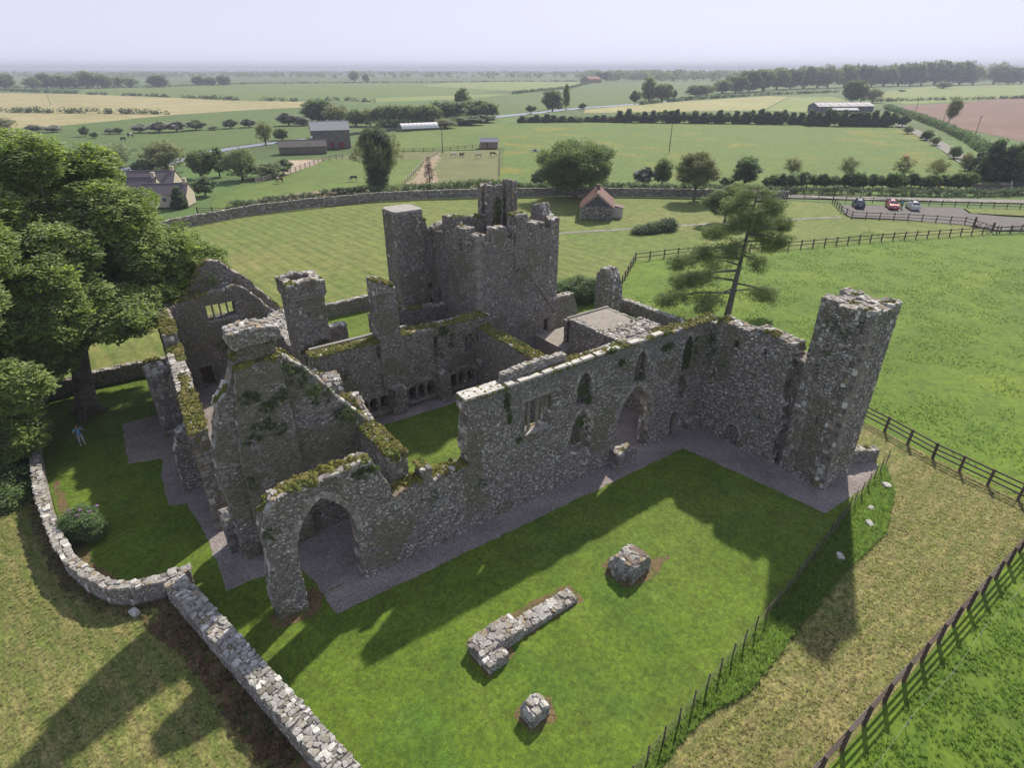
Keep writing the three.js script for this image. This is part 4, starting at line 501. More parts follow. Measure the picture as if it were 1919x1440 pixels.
// ------------------------------------------------------------------ trees and hedges: [a, b, height, width, kind]
const GROVE = {
thorn: [[-5.0,337.6,3.1,7.2,"t"],[1.2,333.0,2.7,7.2,"t"],[11.4,301.6,3.9,4.1,"b"],[14.1,291.5,2.2,3.5,"b"],[21.0,309.3,2.2,4.2,"t"],[24.1,307.0,2.4,5.2,"b"],[32.4,307.2,3.5,6.7,"t"],[40.1,304.7,4.4,9.6,"t"],[46.8,303.1,4.4,7.8,"t"],[55.6,306.7,4.1,8.7,"b"],[62.1,302.1,1.6,5.0,"b"],[70.7,306.4,4.0,7.2,"b"],[79.7,307.2,3.8,7.3,"t"],[98.3,305.2,5.9,9.6,"t"],[103.5,301.4,4.4,7.5,"t"]],
river: [[10.8,192.0,6.1,11.6,"w"],[22.1,171.2,8.2,11.0,"w"],[16.2,170.8,3.5,6.5,"b"],[27.8,155.6,6.4,5.3,"o"],[31.9,154.9,6.9,5.1,"b"],[35.4,145.9,7.6,8.2,"w"],[65.1,229.5,7.5,6.1,"w"],[73.7,237.7,4.3,5.5,"o"],[41.4,145.8,3.8,8.4,"w"],[46.7,148.6,3.9,4.9,"b"],[22.8,127.9,4.1,5.4,"b"],[15.7,116.5,3.8,3.0,"c"]],
mill: [[118.2,316.0,10.8,13.1,"o"],[122.3,300.1,9.2,11.6,"w"],[124.4,282.4,7.5,8.0,"o"],[129.9,278.3,8.0,8.0,"w"],[135.5,274.3,8.7,8.0,"o"],[141.1,270.2,9.2,8.5,"o"],[148.8,268.5,9.5,9.1,"w"],[155.3,263.8,9.2,9.1,"o"],[179.1,285.6,9.5,14.6,"o"],[208.4,317.3,12.9,8.5,"p"],[201.9,294.0,9.2,14.2,"o"],[203.5,282.6,8.5,9.1,"o"],[154.0,245.8,4.2,9.2,"w"],[173.3,254.7,4.0,10.8,"b"],[189.0,264.6,3.6,10.2,"b"]],
bank: [[283.1,322.3,12.1,13.1,"o"],[307.2,335.9,13.4,5.0,"p"],[257.5,313.0,4.4,6.9,"b"],[307.8,319.5,4.1,6.0,"b"],[397.2,354.4,9.4,8.8,"b"],[433.6,373.2,15.8,13.1,"p"],[443.5,366.1,13.4,14.9,"o"],[484.5,388.0,8.1,5.0,"b"],[551.7,415.2,10.3,18.7,"o"]],
row: [[204.1,251.5,3.0,4.5,"c"],[208.5,249.1,2.6,4.2,"c"],[211.3,248.0,3.5,4.0,"c"],[216.0,245.3,3.8,5.3,"c"],[219.1,243.9,3.2,4.5,"c"],[223.4,241.6,2.9,4.9,"c"],[227.8,239.2,2.6,4.6,"c"],[231.6,237.3,2.3,6.0,"b"],[236.2,234.7,2.4,4.8,"c"],[239.0,231.9,3.1,4.7,"c"],[241.7,229.0,3.3,4.5,"c"],[244.9,225.9,2.5,5.2,"c"],[247.7,223.0,5.2,4.4,"c"],[251.0,219.8,6.0,4.9,"c"],[254.3,216.5,4.7,5.3,"b"],[256.9,213.9,4.9,4.6,"c"],[259.9,210.9,5.4,4.1,"c"],[263.7,207.3,5.9,5.3,"b"],[266.4,204.5,5.4,5.1,"c"],[268.5,202.2,6.0,4.2,"c"],[271.5,199.2,5.3,4.3,"b"],[275.2,195.7,5.4,5.3,"c"],[278.5,192.5,4.8,5.3,"c"],[281.3,189.7,5.0,5.2,"b"],[284.0,186.9,5.8,5.0,"c"],[286.3,184.5,5.2,5.4,"b"],[290.1,180.9,5.6,4.1,"c"],[293.1,178.0,5.1,4.8,"c"],[295.0,175.8,6.4,4.0,"b"],[298.5,172.5,6.5,4.7,"c"],[300.7,170.1,5.3,5.1,"c"],[303.7,167.1,5.5,5.7,"c"],[306.3,164.5,6.7,4.0,"b"],[309.7,161.2,5.2,4.2,"c"],[312.7,158.3,5.1,4.5,"c"],[309.6,151.7,6.7,5.1,"c"],[312.1,149.1,5.7,5.1,"c"],[314.9,146.3,7.1,4.3,"c"],[317.8,143.5,7.1,5.4,"b"],[320.7,140.7,6.7,4.1,"c"],[323.2,138.1,5.6,5.0,"c"],[325.3,135.9,5.9,5.3,"c"],[327.9,133.3,5.9,5.3,"c"],[330.6,130.6,6.7,4.7,"c"],[334.0,127.4,6.6,5.1,"c"],[336.9,124.6,6.2,4.3,"b"]],
wood: [[648.9,457.7,13.8,21.1,"o"],[677.1,459.0,17.5,22.9,"o"],[722.3,472.9,23.0,23.9,"o"],[754.3,474.7,24.1,24.5,"o"],[829.9,502.7,26.0,27.9,"o"],[867.6,506.0,24.7,25.6,"o"],[907.3,509.4,28.0,29.4,"o"],[949.2,513.0,26.7,27.1,"o"],[962.1,503.7,30.9,31.8,"w"],[1010.2,504.8,30.3,31.1,"o"],[1062.5,505.1,30.5,30.4,"o"],[1109.5,511.4,27.6,29.6,"o"],[1125.7,499.7,29.2,33.0,"o"],[1181.4,502.4,31.6,34.1,"o"],[1198.0,490.3,33.2,32.3,"o"],[1252.6,496.6,35.1,33.3,"o"],[1272.9,481.9,37.5,35.2,"o"],[1290.1,469.3,34.3,31.5,"o"],[1351.2,474.0,36.2,36.4,"o"],[1370.6,459.9,32.1,34.5,"w"],[1449.5,455.1,35.8,43.6,"w"],[1471.9,438.8,28.0,35.7,"o"],[1545.8,441.5,28.1,41.1,"w"],[595.4,436.5,10.4,17.5,"w"],[609.2,465.7,8.7,17.0,"o"]],
farl: [[-26.9,1156.6,18.7,22.6,"o"],[5.0,1102.8,16.3,20.5,"w"],[20.2,1154.6,19.2,23.2,"o"],[37.1,1142.3,17.2,24.8,"o"],[52.8,1131.0,15.8,20.1,"o"],[71.3,1151.6,21.9,38.2,"o"],[91.9,1136.6,17.7,22.3,"o"],[110.8,1159.0,16.0,22.9,"w"],[126.7,1147.5,14.6,21.3,"w"],[166.2,1156.9,16.5,27.0,"o"],[239.8,1233.3,14.0,18.5,"o"],[256.3,1221.3,13.2,20.4,"o"],[275.0,1207.7,14.8,20.4,"o"],[597.3,1405.1,21.3,19.2,"o"],[618.7,1389.5,14.9,14.4,"o"],[1089.4,1130.8,20.0,20.1,"o"],[1105.6,1119.0,20.0,25.1,"o"],[1175.6,1159.5,18.6,15.8,"o"],[1266.9,1193.4,13.5,19.3,"o"],[-17.3,349.7,5.8,12.1,"w"]],
lane: [[340.4,121.4,5.3,6.3,"b"],[567.6,263.9,16.0,13.8,"o"],[573.9,259.3,14.0,12.9,"w"],[572.6,248.7,10.9,14.5,"w"],[1071.9,389.7,9.0,23.2,"w"],[877.2,360.3,2.4,9.3,"b"],[189.8,33.6,12.1,6.6,"c"],[190.9,30.7,10.6,6.2,"c"],[190.3,27.2,9.9,6.1,"c"],[202.2,40.2,6.9,5.3,"c"],[201.2,31.7,10.4,5.6,"c"]],
laneshrub: [[132.3,58.7,2.9,2.8,"b"],[133.9,57.3,3.5,3.6,"b"],[135.0,55.5,3.4,4.0,"b"],[138.4,55.2,3.6,4.1,"b"],[141.7,54.7,3.4,3.6,"b"],[143.1,53.1,3.0,3.6,"b"],[143.4,51.0,3.3,3.7,"b"],[146.4,50.3,2.7,3.0,"b"],[148.4,49.0,3.0,2.8,"b"],[149.4,47.3,3.5,3.8,"o"],[150.8,45.8,3.0,3.4,"b"],[153.1,44.7,3.2,3.7,"b"],[155.7,43.8,2.7,3.2,"b"],[154.9,41.2,3.6,3.0,"o"],[158.1,40.5,3.1,2.8,"b"],[162.1,40.1,3.2,3.9,"b"],[162.8,38.3,2.5,4.3,"b"],[162.9,36.3,3.1,3.5,"o"],[166.9,35.9,2.6,2.9,"o"],[166.7,33.8,3.3,3.8,"b"],[168.1,32.3,3.7,3.5,"o"],[169.3,30.8,3.7,3.1,"o"]],
avenue: [[304.4,103.2,3.2,4.2,"w"],[281.9,86.3,3.5,4.3,"o"],[263.8,76.0,3.1,3.6,"w"],[229.4,56.3,3.5,3.4,"o"],[203.8,43.9,4.6,3.6,"w"],[206.5,41.9,2.5,3.3,"o"]],
hedgewall: [[91.4,94.4,3.6,4.4,"b"],[111.9,79.5,4.4,4.9,"t"],[116.1,77.3,6.0,4.2,"o"],[133.1,65.9,6.1,5.8,"o"],[133.2,59.3,2.4,3.3,"b"],[126.3,66.2,2.2,3.1,"b"]],
};
const HEDGE = {"h1":[[-32.5,1073.3],[43.1,877.4]],"h2":[[49.1,853.0],[65.3,822.0]],"h3":[[75.3,796.3],[91.7,766.7]],"h4":[[94.9,764.4],[110.9,719.4]],"h5":[[117.2,699.1],[148.4,605.7]],"h6":[[166.4,592.6],[172.3,575.6]],"h7":[[173.0,575.1],[185.5,553.7]],"h8":[[213.3,558.5],[224.2,550.5]],"h9":[[226.6,548.8],[233.3,531.2]],"h10":[[230.8,520.8],[235.8,505.2]],"h11":[[356.0,1306.9],[473.3,1282.2],[698.4,1184.0]],"h12":[[698.4,1184.0],[885.1,1195.8],[1021.2,1096.8]],"h13":[[-35.5,1229.3],[135.9,1140.7],[356.0,1306.9]],"h14":[[-21.7,522.7],[65.4,433.4]],"h15":[[388.4,340.2],[486.6,372.8],[649.6,397.1],[793.8,397.0]],"h16":[[495.4,380.1],[566.8,404.2]],"low":[[22.0,103.2],[35.9,104.4],[51.7,105.3],[67.8,100.1],[79.8,98.2],[91.2,96.3]],"ave":[[491.9,201.6],[403.5,142.2],[337.9,101.4],[283.2,70.8],[250.5,54.4]],"brow":[[594.2,256.5],[777.7,203.4]],"far3":[[442.1,587.2],[653.2,728.4],[910.5,964.3]],"north":[[88.9,93.4],[106.5,78.8],[116.6,68.0],[128.2,56.1]]};
const barkMat = std(0xffffff, { map: tex(256, 256, (u, v, o) => { const f = fbm(u * 12, v * 3, 4, 12), k = spread(f, 0.5) * spread(vn(u * 60, v * 14, 60), 0.3); o[0] = 0.125 * k; o[1] = 0.110 * k; o[2] = 0.095 * k; }), bumpMap: hayBump, bumpScale: 0.03 });
const greyBark = std(lin(0.16, 0.145, 0.15));
function limb(pts, r0, r1, seg = 7) {                                     // tapered tube through points
  const c = new THREE.CatmullRomCurve3(pts.map(p => new V3(...p))), n = Math.max(4, pts.length * 3), g = new THREE.TubeGeometry(c, n, 1, seg, false), P = g.attributes.position, q = new V3();
  for (let i = 0; i <= n; i++) { const o = c.getPointAt(i / n), r = lerp(r0, r1, Math.pow(i / n, 0.8)); for (let j = 0; j <= seg; j++) { const k = i * (seg + 1) + j; q.fromBufferAttribute(P, k).sub(o).multiplyScalar(r).add(o); P.setXYZ(k, q.x, q.y, q.z); } }
  g.computeVertexNormals(); return g;
}
const LEAF = { beech: [lin(0.250, 0.365, 0.054), lin(0.196, 0.307, 0.047), lin(0.311, 0.406, 0.074)], oak: [lin(0.163, 0.260, 0.054), lin(0.127, 0.214, 0.048), lin(0.208, 0.301, 0.064)], light: [lin(0.264, 0.300, 0.089), lin(0.215, 0.257, 0.079), lin(0.315, 0.322, 0.114)], dark: [lin(0.083, 0.149, 0.051), lin(0.067, 0.125, 0.045), lin(0.105, 0.179, 0.054)], fir: [lin(0.195, 0.283, 0.070), lin(0.144, 0.228, 0.062), lin(0.253, 0.317, 0.081)], hedge: [lin(0.116, 0.222, 0.050), lin(0.091, 0.180, 0.043), lin(0.157, 0.263, 0.056)], thorn: [lin(0.065, 0.111, 0.039), lin(0.500, 0.490, 0.460), lin(0.058, 0.098, 0.039)], rust: [lin(0.150, 0.091, 0.058), lin(0.111, 0.072, 0.052)] };
function pickCol(list, r) { return list[Math.floor(r() * list.length)].clone().multiplyScalar(0.75 + 0.5 * r()); }
function crownPts(blobs, n, seed, { gap = 0.30, shell = 0.55, sc = [0.8, 1.3], flat = 1 } = {}) {   // blobs [x, y, z(b), rx, ry, rz]
  const r = rng(seed), out = [], wts = blobs.map(b => b[3] * b[4] + b[3] * b[5]), tot = wts.reduce((a, b) => a + b, 0);
  for (let tries = 0; out.length < n && tries < n * 8; tries++) {
    let k = r() * tot, i = 0; while (k > wts[i] && i < blobs.length - 1) k -= wts[i++]; const [x, y, z, rx, ry, rz] = blobs[i];
    const u = 2 * r() - 1, th = r() * 6.283, s = Math.sqrt(1 - u * u), dx = s * Math.cos(th), dz = s * Math.sin(th), nn = fbm(dx * 2.6 + i * 3.1 + 9, u * 2.6 + dz * 2.2 + seed % 97, 3);
    if (vn(dx * 4 + i * 7 + 50, u * 4 + dz * 5 + 20) < gap) continue;
    const f = (0.72 + 0.5 * nn) * (1 - shell * Math.pow(r(), 1.6));
    out.push([x + dx * rx * f, y + u * ry * f, z + dz * rz * f, lerp(sc[0], sc[1], r())]);
  }
  return out;
}
function crownMesh(parent, pts, geo, cols, seed, name = 'crown', flat = 1, mat = leafMat) { const r = rng(seed); return instanced(name, geo, mat, pts.map(([x, y, z, s]) => ({ m: compose(new V3(x, y, -z), new THREE.Euler((r() - 0.5) * 0.9, r() * 6.283, (r() - 0.5) * 0.9), new V3(s, s * flat, s)), c: pickCol(cols, r) })), parent, null); }
function lobes(cx, cy, cz, rx, ry, rz, n, seed, k = 0.4, at = 0.66) { const r = rng(seed), o = [[cx, cy, cz, rx * 0.62, ry * 0.62, rz * 0.62]]; for (let i = 0; i < n; i++) { const u = 1 - 2 * (i + 0.5) / n, th = i * 2.39996 + r() * 0.7, s = Math.sqrt(1 - u * u), f = at * (0.85 + 0.3 * r()), q = k * (0.75 + 0.5 * r()); o.push([cx + rx * f * s * Math.cos(th), cy + ry * f * u, cz + rz * f * s * Math.sin(th), rx * q, ry * q * 0.85, rz * q]); } return o; }

// the two big trees on the left
function bigTree(name, label, [a, b], lean, crown, n, seed, trunkR, h1, cols, group, extra = []) {
  const T = thing(name, label, 'tree', [a, b], 0, group), bl = [...lobes(...crown, 34, seed, 0.25, 0.80), ...extra], r = rng(seed + 1);
  const top = [lean[0], h1, lean[1]], gs = [limb([[0, -0.1, 0], [lean[0] * 0.3, h1 * 0.35, -lean[1] * 0.3], [top[0], top[1], -top[2]]], trunkR, trunkR * 0.62, 12)];
  for (let k = 0; k < 7; k++) { const th = k * 0.9 + r(), f = new V3(Math.cos(th), 0, Math.sin(th)); gs.push(limb([[f.x * trunkR * 1.7, -0.05, f.z * trunkR * 1.7], [f.x * trunkR * 0.9, 0.35, f.z * trunkR * 0.9], [f.x * trunkR * 0.45, 1.5, f.z * trunkR * 0.45]], 0.16, 0.22, 6)); }
  mesh('trunk', mergeGeometries(gs), barkMat, T);
  for (let i = 1; i < bl.length; i++) { const [x, y, z] = bl[i], m1 = [lerp(top[0], x, 0.45) + (r() - 0.5) * 1.2, lerp(top[1], y, 0.35) + (r() - 0.2) * 1.2, -lerp(top[2], z, 0.45) + (r() - 0.5) * 1.2], sy = y < h1 ? h1 * (0.75 + 0.2 * r()) : h1; const g = limb([[top[0] * sy / h1, sy, -top[2] * sy / h1], m1, [x, y, -z]], trunkR * (0.2 + 0.14 * r()), 0.035, 6); mesh('branch', g, barkMat, T); }
  crownMesh(T, crownPts(bl, n, seed + 2, { gap: 0.40, shell: 0.42, sc: [0.7, 1.4] }), leafClump(30, 0.58, 0.31, 0.16, seed + 3, 0.12), cols, seed + 4, 'crown', 0.62);
}
bigTree('beech_tree', 'huge spreading broadleaf tree with thick bare trunk beside the far gable', [-6.2, 30.5], [1.2, 0.6], [-0.8, 12.8, 4.6, 9.6, 8.8, 8.4], 19000, 501, 0.85, 7.0, LEAF.beech, undefined, [[7.2, 11.6, 4.4, 4.4, 3.0, 4.6], [10.2, 9.6, 4.6, 3.6, 2.3, 3.8], [4.6, 14.6, 3.4, 4.2, 3.0, 4.2], [6.0, 8.8, 1.8, 3.2, 1.7, 3.0], [3.6, 8.2, -1.6, 3.4, 1.7, 3.0], [-3, 8.2, -2, 4.4, 2.6, 3.6], [-6, 7.4, -3, 4.2, 3.0, 4.0], [-1, 10, -3, 4, 2.4, 3.2]]);
bigTree('beech_tree', 'second large broadleaf tree cut off by the left edge with low hanging boughs', [-15.5, 27.5], [-0.4, 0], [2.6, 10.4, -0.6, 8.4, 9.6, 8.8], 14000, 531, 0.6, 5.5, LEAF.beech);
// tall sparse conifer right of the great tower
{
  const T = thing('conifer_tree', 'tall sparse conifer with bare trunk and drooping layered branches in the grass field', 'tree', [54.3, 13.0]), r = rng(601), R = new V3(0.8087, 0, 0.5882), B = new V3(0.5882, 0, -0.8087);   // R: to the right in the picture, B: away
  const spine = t => new V3(0.9 * t * R.x, 14.4 * t, 0.9 * t * R.z), clumps = [];
  mesh('trunk', limb([0, 0.25, 0.5, 0.75, 1].map(t => spine(t).toArray()), 0.40, 0.05, 10), greyBark, T);
  const br = [[0.20, -1, 0.1, 7.6], [0.24, -0.8, -0.7, 6.0], [0.22, 1, 0.2, 4.6], [0.28, 0.8, -0.6, 4.0], [0.30, -0.9, 0.5, 6.6], [0.38, -1, -0.2, 6.4], [0.42, -0.5, 0.9, 4.0], [0.47, -1, 0.3, 7.0], [0.50, 0.5, -0.9, 2.6], [0.56, -1, 0.0, 5.0], [0.60, 1, 0.3, 3.6], [0.62, -0.7, -0.8, 3.8], [0.66, 1, -0.4, 3.8], [0.70, -1, 0.2, 4.0], [0.72, 0.3, 1, 3.2], [0.75, 1, 0.1, 4.0], [0.78, -0.8, -0.6, 3.2], [0.80, 0.2, -1, 3.0], [0.83, 1, 0.6, 3.0], [0.86, -1, 0.1, 2.6], [0.89, 0.9, -0.5, 2.4], [0.92, -0.6, 0.8, 1.8], [0.95, 1, 0, 1.6], [0.98, -0.6, 0.2, 1.1], [0.68, 0.6, 0.7, 3.4], [0.84, -0.4, -0.9, 2.4]];
  for (const [t, x, y, len] of br) {
    const o = spine(t), d = R.clone().multiplyScalar(x).addScaledVector(B, y).normalize(), up = t > 0.7 ? 0.12 : 0.05, P = f => o.clone().addScaledVector(d, len * f).add(new V3(0, len * (up * f - 0.16 * f * f), 0));
    mesh('branch', limb([0, 0.4, 0.75, 1].map(f => P(f).toArray()), 0.11 + len * 0.008, 0.025, 6), greyBark, T);
    const n = Math.round(len * (t > 0.6 ? 66 : 52)); for (let k = 0; k < n; k++) { const f = 0.28 + 0.76 * Math.sqrt(r()), q = P(f), w = 1.35 * (1.15 - f * 0.6); q.add(new V3((r() - 0.5) * 2 * w, (r() - 0.68) * 1.5, (r() - 0.5) * 2 * w)); clumps.push([q.x, q.y, -q.z, 0.55 + 0.6 * r()]); }
  }
  crownMesh(T, clumps, leafClump(22, 0.36, 0.28, 0.05, 610, 0.45), LEAF.fir, 611, 'crown', 0.8);
}
function midTree(name, label, [a, b], h, blobs, n, seed, cols, leaf, trunk = [0.3, 0.2], mat = barkMat, sc = 1) {
  const T = thing(name, label, 'tree', [a, b]), r = rng(seed), gs = [limb([[0, -0.1, 0], [0.1, h * 0.25, 0.05], [0.05, h * 0.5, 0]], trunk[0], trunk[1], 8)];
  blobs.forEach(([x, y, z], i) => { if (i) gs.push(limb([[0.05, h * 0.22, 0], [x * 0.5, lerp(h * 0.25, y, 0.6), -z * 0.5], [x, y, -z]], trunk[1] * 0.5, 0.03, 5)); });
  mesh('trunk', mergeGeometries(gs), mat, T); crownMesh(T, crownPts(blobs, n, seed, { gap: 0.3, sc: [0.7 * sc, 1.3 * sc] }), leafClump(18, leaf * 2.2, leaf, leaf * 0.6, seed + 5), cols, seed + 6, 'crown', 0.75); return T;
}
midTree('oak_tree', 'broad round-crowned dark green tree behind the red-roofed cottage', [87.2, 76.4], 12, lobes(0, 7.0, 0, 9.0, 5.4, 8.5, 20, 71, 0.34), 3800, 71, LEAF.oak, 0.42, [0.6, 0.4]);
midTree('ivy_tree', 'tall ivy-smothered tree with thin yellowish outer twigs beside the field wall', [56.1, 108.6], 14, [[0, 6, 0, 2.6, 6.2, 2.6], [0.8, 10, 0, 2.4, 3.6, 2.4], [-1.4, 11.2, 0, 2.0, 2.4, 2], [1.6, 8, 0.5, 2, 3, 2], [-0.6, 3, 0, 2.2, 3, 2.2]], 2200, 75, LEAF.dark, 0.36, [0.5, 0.3]);
{ const T = scene.children[scene.children.length - 1]; crownMesh(T, crownPts(lobes(0.6, 8.8, 0, 6.4, 5.2, 5.6, 16, 77, 0.32), 1300, 78, { gap: 0.35, shell: 0.35, sc: [0.7, 1.2] }), leafClump(14, 0.7, 0.34, 0.14, 79), LEAF.light, 80, 'outer_twigs'); }
midTree('dead_conifer', 'small dead rust-brown conifer standing in front of the horse paddock', [70.6, 111.4], 6.5, [[0, 2.4, 0, 1.3, 2.4, 1.3], [0, 4.6, 0, 0.7, 2.0, 0.7]], 420, 83, LEAF.rust, 0.16, [0.14, 0.08], barkMat, 0.8);
midTree('ash_tree', 'open-crowned olive green tree standing just inside the field wall', [106.2, 59.6], 10, lobes(0, 6.3, 0, 4.6, 4.0, 4.4, 16, 85, 0.32), 1500, 85, LEAF.light, 0.32, [0.3, 0.2]);
midTree('hawthorn_tree', 'bushy green tree touching the conifer top on its left', [93.4, 42.4], 6.6, lobes(0, 3.9, 0, 4.4, 2.9, 4.0, 12, 87, 0.36), 1500, 87, LEAF.fir, 0.3, [0.25, 0.16]);
midTree('low_shrub', 'low spreading dark shrub on the mown field beside the path', [78.5, 46.0], 1.5, [[0, 0.5, 0, 3.2, 0.9, 1.7], [2.6, 0.7, -0.6, 2.6, 1.1, 1.8], [-2.6, 0.4, 0.4, 2.0, 0.7, 1.4]], 800, 89, LEAF.dark, 0.26, [0.1, 0.06]);
midTree('laurel_shrub', 'dark dense shrub between the great tower and the wall fragment', [44.4, 27.2], 3, [[0, 1.3, 0, 2.4, 1.7, 2.2], [-2.6, 1.2, 0.8, 2.0, 1.5, 2], [1.9, 1.2, -0.9, 1.6, 1.5, 1.6], [-4.2, 0.9, 1.5, 1.6, 1.2, 1.6]], 1700, 91, LEAF.hedge, 0.2, [0.12, 0.06]);
{ const T = midTree('rhododendron', 'leafy bush with mauve flowers growing over the curved boundary wall', [-7.6, 13.4], 2.2, [[0, 1.0, 0, 0.9, 0.95, 1.0], [0.5, 0.9, -0.6, 0.8, 0.85, 0.8], [-0.5, 0.8, 0.3, 0.7, 0.7, 0.8], [0.3, 0.7, 0.7, 0.7, 0.7, 0.65]], 1000, 95, LEAF.hedge, 0.13, [0.08, 0.04]); const r = rng(96);
  for (const [x, y, z] of [[0.75, 1.75, 0.25], [0.35, 1.95, 0.1], [0.15, 1.8, 0.35], [0.5, 1.5, 0.6], [-0.2, 1.9, -0.3], [1.1, 1.5, -0.5]]) { const g = leafClump(26, 0.10, 0.09, 0.07, 97 + (r() * 50 | 0)); g.translate(x, y, z); mesh('flower_head', g, std(lin(0.36, 0.22, 0.42), { side: THREE.DoubleSide }), T); } }
// undergrowth left of the curved wall
{ const T = thing('undergrowth_shrub', 'shaded undergrowth beneath the left trees outside the curved wall', 'shrub', [-12.2, 26]); crownMesh(T, crownPts([[0, 0.9, 0, 2.4, 1.6, 5.5], [0.6, 0.6, -4.4, 1.6, 1.0, 3], [-3, 1.2, 2, 3, 2, 5]], 1600, 98, { gap: 0.25 }), leafClump(20, 0.4, 0.24, 0.12, 99), LEAF.hedge, 100, 'foliage'); }

// tree kinds for the middle distance and beyond: one of each is built at unit size, the rest are copies
const unitClump = leafClump(16, 0.085, 0.075, 0.05, 150), unitFine = leafClump(14, 0.07, 0.06, 0.03, 151);
const KINDS = {
  o: [['oak_tree', LEAF.oak, 0, 320], ['oak_tree', LEAF.hedge, 1, 320]], w: [['willow_tree', LEAF.light, 2, 280], ['willow_tree', LEAF.fir, 3, 280]], b: [['field_shrub', LEAF.hedge, 4, 260]], c: [['young_conifer', LEAF.dark, 5, 280]], p: [['poplar_tree', LEAF.oak, 6, 260]], t: [['hawthorn_shrub', LEAF.thorn, 7, 280]],
};
const protos = {};
function protoOf(kind, v) {
  const key = kind + v; if (protos[key]) return protos[key]; const [nm, cols, s, n] = KINDS[kind][v], G = new THREE.Group(); G.userData.nm = nm;
  const low = kind === 'b' || kind === 'c' || kind === 't', bl = kind === 'c' ? [[0, 0.22, 0, 0.42, 0.26, 0.42], [0, 0.5, 0, 0.3, 0.28, 0.3], [0, 0.78, 0, 0.16, 0.24, 0.16]] : kind === 'p' ? [[0, 0.3, 0, 0.4, 0.25, 0.4], [0, 0.6, 0, 0.42, 0.3, 0.42], [0.05, 0.82, 0, 0.25, 0.2, 0.25]] : low ? lobes(0, 0.48, 0, 0.46, 0.46, 0.46, 9, 160 + s, 0.42, 0.5) : lobes(0, 0.51, 0, 0.47, 0.50, 0.47, 14, 160 + s, 0.40, 0.58);
  mesh('trunk', mergeGeometries([limb([[0, -0.01, 0], [0.01, 0.25, 0], [0, 0.55, 0]], 0.035, 0.02, 6), ...bl.slice(1, 6).map(([x, y, z]) => limb([[0, 0.2, 0], [x * 0.5, lerp(0.2, y, 0.6), -z * 0.5], [x, y, -z]], 0.014, 0.004, 4))]), barkMat, G);
  crownMesh(G, crownPts(bl, n, 170 + s, { gap: kind === 'w' ? 0.34 : 0.26, sc: [0.8, 1.4] }), kind === 'w' ? unitFine : unitClump, cols, 180 + s); return protos[key] = G;
}
const ORD = 'first second third fourth fifth sixth seventh eighth ninth tenth eleventh twelfth thirteenth fourteenth fifteenth sixteenth seventeenth eighteenth nineteenth twentieth'.split(' ');
const nth = i => i < 20 ? ORD[i] : ['twenty', 'thirty', 'forty', 'fifty'][Math.floor(i / 10) - 2] + (i % 10 ? '-' + ORD[i % 10] : 'th').replace('twentyth', 'twentieth');
const NOUN = { o: 'rounded broadleaf tree', w: 'pale feathery tree', b: 'dark green bush', c: 'pointed dark conifer', p: 'slim upright poplar', t: 'white-blossomed hawthorn bush' };
function plant(list, where, group, seed) { const r = rng(seed); list.forEach(([a, b, h, w, k], i) => { const v = Math.floor(r() * KINDS[k].length), c = protoOf(k, v).clone(); c.name = numbered(KINDS[k][v][0]); c.userData = {}; c.position.set(a, -0.1, -b); c.rotation.y = r() * 6.283; c.scale.set(w * 1.3, h * 1.12, w * 1.3); tag(c, `${NOUN[k]}, ${nth(i)} from the left ${where}`, k === 'b' || k === 't' ? 'bush' : 'tree', group); c.userData.kind = 'thing'; scene.add(c); }); }
const byLeft = l => [...l].sort((p, q) => { const f = ([a, b]) => { const x = a + 2.96, y = b + 24.16; return (x * 0.8087 - y * 0.5882) / (x * 0.5882 + y * 0.8087); }; return f(p) - f(q); });
GROVE.row.forEach(t => { t[3] *= 1.25; }); GROVE.mill.forEach(t => { t[3] *= 1.2; });
GROVE.lane.forEach(t => { if (t[4] === 'c') t[2] *= 0.72; });
plant(byLeft(GROVE.thorn), 'in the row below the pale fields', 'bushes along the river meadow', 301);
plant(byLeft(GROVE.river), 'among the trees by the left river bend', 'trees by the left river bend', 302);
plant(byLeft(GROVE.mill), 'in the belt behind the mill', 'tree belt behind the mill', 303);
plant(byLeft(GROVE.bank), 'along the far river reach', 'trees on the far river bank', 304);
plant(byLeft(GROVE.row), 'in the field boundary row across the meadow', 'young trees in the meadow boundary row', 305);
plant(byLeft(GROVE.wood), 'in the hazy wood on the right skyline', 'trees of the right skyline wood', 306);
plant(byLeft(GROVE.farl), 'among the distant hedgerow trees near the horizon', 'distant hedgerow trees', 307);
plant(byLeft(GROVE.lane), 'by the farm and ploughed field', 'trees by the farm and ploughed field', 308);
plant(byLeft(GROVE.laneshrub), 'in the hedge above the car park lane', 'bushes in the lane hedge', 309);
plant(byLeft(GROVE.avenue), 'along the farm avenue', 'young trees along the farm avenue', 310);
plant(byLeft(GROVE.hedgewall), 'behind the stone field wall', 'bushes behind the field wall', 311);
// leaning tree on the ploughed field, thin hedge trees
midTree('leaning_tree', 'single leaning light green tree at the edge of the ploughed field', [352, 106], 13, [[2, 8, 0, 3.2, 3.4, 3], [3.6, 10.4, 0, 2.8, 3, 2.6], [0.8, 6, 0, 2, 2.2, 2], [4.6, 8.4, 0, 2.2, 2.4, 2.2]], 420, 320, LEAF.light, 0.5, [0.3, 0.2]);
for (const [p, lab, s] of [[[152, 51], 'thin-leaved young tree rising from the lane hedge, second of four from left', 321], [[163, 43], 'slender young tree in the lane hedge above the red car', 322], [[168, 37.5], 'small leafy young tree in the lane hedge above the white car', 323], [[143, 60], 'thin young tree at the left end of the lane hedge', 324]]) midTree('young_tree', lab, p, 6.5, lobes(0, 4.4, 0, 2.6, 2.3, 2.6, 9, s, 0.34), 210, s, LEAF.light, 0.26, [0.14, 0.07]);

